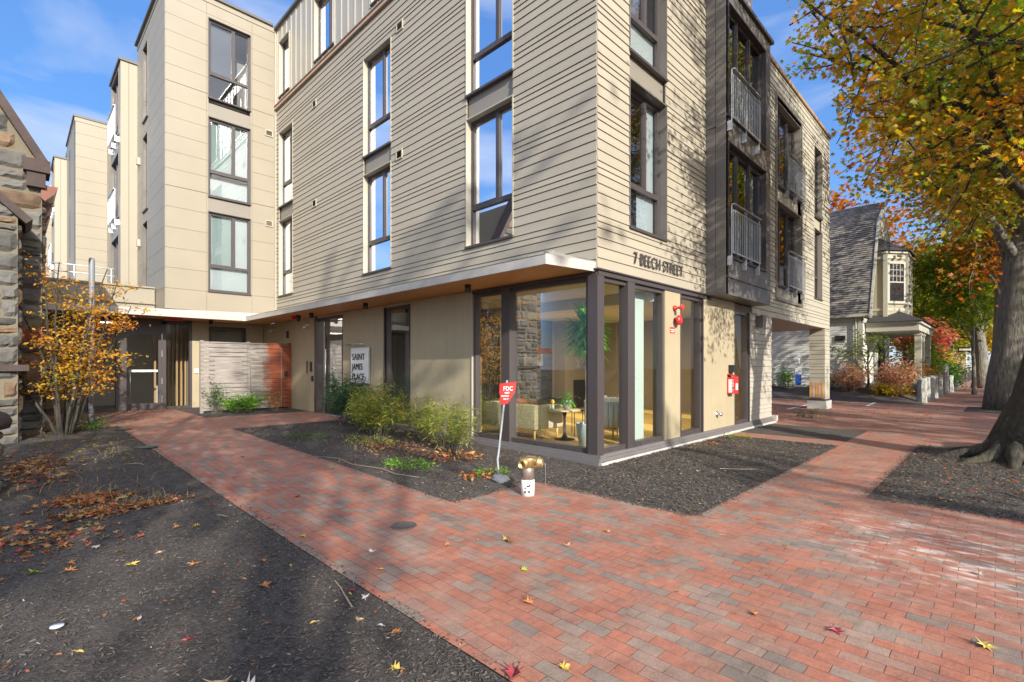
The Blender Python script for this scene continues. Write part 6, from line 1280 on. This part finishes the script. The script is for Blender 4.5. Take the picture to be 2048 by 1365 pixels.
tag(MB().lathe(-6.42, -.62, [(.035, .052), (.033, .056)], 9).build('paper_scrap', M('paper_blue', (.60, .68, .78), .7)), 'pale blue white paper scrap on the left mulch', 'litter')

# planting before the neighbour house
GH = 'garden shrubs before the shingle house'
shrub('garden_shrub', 'coral pink leaved shrub behind the corner granite post', 22.0, -1.2, 1.2, 1.0, 1.55, 34, 1900, .12, 'oval', 'pink_red', 301, group=GH, z0=.3, clump=.12, stemr=.012)
shrub('garden_shrub', 'coral pink leaved shrub before the downpipe', 21.6, .6, .9, .9, 1.5, 24, 1200, .12, 'oval', 'pink_red', 302, group=GH, z0=.3, clump=.12, stemr=.012)
shrub('garden_shrub', 'low yellow leaved plant at the foot of the pink shrub', 21.3, -1.2, .5, .8, .6, 16, 700, .15, 'oval', 'yellow', 303, group=GH, z0=.2, clump=.08)
shrub('garden_shrub', 'wide rust coloured mounded bush behind the granite posts', 26.5, -1.5, 2.6, .8, 1.6, 40, 3600, .10, 'oval', 'rust', 304, group=GH, z0=.3, clump=.13, low=.05)
shrub('garden_shrub', 'small thin green shrub against the white wall, left one', 22.0, 4.6, .6, .6, 1.5, 10, 260, .1, 'oval', 'shrub_bright', 305, group=GH, z0=.45, clump=.1)
shrub('garden_shrub', 'small green shrub against the white wall beside the column', 21.8, 3.3, .5, .5, 1.1, 12, 520, .1, 'oval', 'shrub_bright', 306, group=GH, z0=.45, clump=.1)
shrub('garden_shrub', 'low green shrub at the wall corner', 21.8, 1.4, .4, .5, .6, 10, 260, .1, 'oval', 'shrub_green', 307, group=GH, z0=.45)
shrub('garden_shrub', 'dark evergreen hedge bush under the arrow sign', 36.0, -1.9, 2.6, .9, 1.9, 30, 3000, .16, 'oval', 'shrub_green', 308, group=GH, z0=.1, clump=.2, low=.03)
shrub('garden_shrub', 'tall dark green conical bush left of the arrow sign', 33.5, -1.4, 1.0, .8, 3.4, 30, 2200, .16, 'oval', 'shrub_green', 309, group=GH, z0=.2, clump=.25, low=.03)
shrub('garden_shrub', 'yellow green bush over the far hedge', 39.5, -2.0, 2.4, 1.0, 2.8, 30, 2600, .2, 'oval', 'yellow', 310, group=GH, z0=.2, clump=.25, low=.05)
shrub('garden_shrub', 'golden green loose bush right of the porch columns', 30.5, -1.2, 1.5, .9, 3.4, 30, 2600, .14, 'oval', 'green_yellow', 311, group=GH, z0=.3, clump=.25, low=.1)
tree('small_tree', 'small open branched tree with lime yellow leaves before the white corner', 'tree', (22.0, -.15, .4), 2.6, .06, (21.9, .35, 2.7), (1.0, 1.7, .9), 14, 7, 750, .11, 'green_yellow', 'bark_dark', 'oval', seed=88, clump=.16, zlimb=.3, trunk_n=8, limb_r=.5)
shrub('weed', 'tuft of green weed growing in the driveway bricks', 10.7, -.35, .25, .3, .22, 10, 90, .14, 'lance', 'shrub_green', 320, cat='weed', z0=0)

# ================================================================ houseplants
def spiky(name, label, x, y, z0, trunk_z, n_, L_, seed, pot, potm, wd=.07, droop=1.0, thin=.028):
    r = np.random.default_rng(seed); T = thing(name, label, 'houseplant', (x, y, z0)); MB().lathe(x, y, pot, 26).build('pot', potm, T)
    if trunk_z > z0+.4:
        P = path((x, y, z0+.35), (x+.02, y, trunk_z), 8, .008, r); MB().tube(P, [thin*1.5]+[thin]*7+[thin*1.2], 12).build('trunk', M('cane', (.42, .36, .24), .8, bump=.6, bs=30), T)
    mb = MB()
    for i in range(n_):
        q = r.uniform(0, 6.283); hz = trunk_z-r.uniform(0, 1)**1.5*(.42 if trunk_z > z0+.4 else .02); el_ = r.uniform(-.3, 1.35); ln = L_*r.uniform(.6, 1.1); p = np.array([x, y, hz]); d = np.array([math.cos(q)*math.cos(el_), math.sin(q)*math.cos(el_), math.sin(el_)]); sd_ = np.array([-math.sin(q), math.cos(q), 0]); pts = []; k = 6
        for j in range(k+1):
            wj = wd*.5*math.sin(math.pi*min(1, (j+.6)/(k+.6)))*(1 if j < k else .05); pts += [p-sd_*wj, p+sd_*wj]; d = d+np.array([0, 0, -.30*droop*(j+1)/k]); d /= np.linalg.norm(d); p = p+d*ln/k
        if min(q_[0] for q_ in pts) < .14 or min(q_[1] for q_ in pts) < .14: continue
        mb.add(pts, [(2*j, 2*j+1, 2*j+3, 2*j+2) for j in range(k)])
    mb.build('foliage', 'house_plant', T); return T
spiky('tall_houseplant', 'tall cane plant with arching green leaves in a pale green pot', .62, .66, .17, 2.28, 330, .62, 5, [(.13, .168), (.19, .56), (.20, .58), (.17, .56), (.17, .53), (.02, .53)], 'pale_green', wd=.085)
spiky('spider_plant', 'small arching houseplant in a grey pot on the side table', .98, 1.38, .751, .93, 60, .30, 6, [(.055, .751), (.085, .93), (.075, .925), (.01, .92)], 'concrete', wd=.022, droop=1.5)

# ================================================================ across the street (seen in the glass)
def plain_house(x, y, w_, h, mt, label):
    T = thing('street_house', label, 'house', (x, y, 0), 'houses across the street'); fr = Frame(0, y, 1, 0, 0, 1); hs_ = [(x+a, x+a+1.1, z, z+1.7) for a in (1, 3.2, 5.4, 7.6) if a < w_-1.5 for z in (1.2, 4.4)]
    mb = MB(); siding(mb, fr, x, x+w_, .4, h, hs_, lap=.015, gap=.006, pat=[.16]); mb.build('clapboard', mt, T); mb = MB(); mb.box(x+.02, x+w_-.02, y-8, y-.02, 0, h); mb.build('wall', mt, T)
    mb = MB(); mb.prism([(x-.4, y+.4, h), (x+w_+.4, y+.4, h), (x+w_/2, y+.4, h+w_*.42)], (0, -9, 0)); mb.build('roof', 'roof_shingle', T)
    mb = MB()
    for a, b, p, q in hs_: mb.fb(fr, a-.1, b+.1, q, q+.12, 0, .06); mb.fb(fr, a-.1, b+.1, p-.1, p, 0, .08); mb.fb(fr, a-.1, a, p, q, 0, .06); mb.fb(fr, b, b+.1, p, q, 0, .06); mb.fb(fr, a, b, (p+q)/2-.03, (p+q)/2+.03, -.02, .04)
    f = mb.build('window', 'white_paint', T); mb = MB()
    for a, b, p, q in hs_: mb.fq(fr, a, b, p, q, -.01)
    mb.build('pane', 'dark_glass', f)
plain_house(26, -22, 9, 7, 'clap_white', 'white clapboard house across the street, seen in the shop glass')
plain_house(12, -23, 9, 7, M('green_clap', (.16, .20, .16), .7), 'dark green clapboard house across the street')
plain_house(-4, -38, 10, 6, 'clap_white', 'white house across the street behind the viewer')
def car(x, y, cm, label):
    T = thing('parked_car', label, 'car', (x, y, -.09), 'cars parked along the kerb')
    pr = [(0, .35), (0, .75), (.15, .92), (1.0, 1.02), (1.75, 1.45), (3.1, 1.5), (3.95, 1.08), (4.4, 1.0), (4.5, .7), (4.5, .35)]
    mb = MB(); mb.prism([(a, -.88, z) for a, z in pr], (0, 1.76, 0)); o = mb.build('body', cm, None, bevel=.05); o.parent = T
    mb = MB(); mb.prism([(1.2, -.885, 1.04), (1.82, -.885, 1.40), (3.02, -.885, 1.44), (3.7, -.885, 1.08)], (0, 1.77, 0)); o = mb.build('side_window', 'dark_glass'); o.parent = T
    for wx in (.85, 3.6):
        for wy in (-.82, .82):
            o = MB().lathe(0, 0, [(.33, -.1), (.33, .1)], 24, M4=Matrix.Translation((wx, wy, .33)) @ Matrix.Rotation(R(90), 4, 'X')).build('wheel', 'black_metal'); o.parent = T
            h_ = MB().lathe(0, 0, [(.2, -.105), (.2, .105)], 16, M4=Matrix.Translation((wx, wy, .33)) @ Matrix.Rotation(R(90), 4, 'X')).build('rim', 'steel'); h_.parent = o
    for wy in (-.6, .6): o = MB().box(4.47, 4.515, wy-.16, wy+.16, .68, .85).build('headlight', 'white_plastic'); o.parent = T
    for wy in (-.65, .65): o = MB().box(-.015, .02, wy-.12, wy+.12, .72, .9).build('tail_light', 'red_paint'); o.parent = T
    return T
car(9.5, -7.6, M('car_white', (.7, .7, .72), .25), 'white parked car nearest, seen in the shop glass'); car(15.6, -7.6, M('car_dark', (.04, .045, .05), .25), 'dark parked car between the others'); car(3.0, -7.6, M('car_silver', (.45, .46, .48), .25, metal=.4), 'silver parked car beside the near street tree')
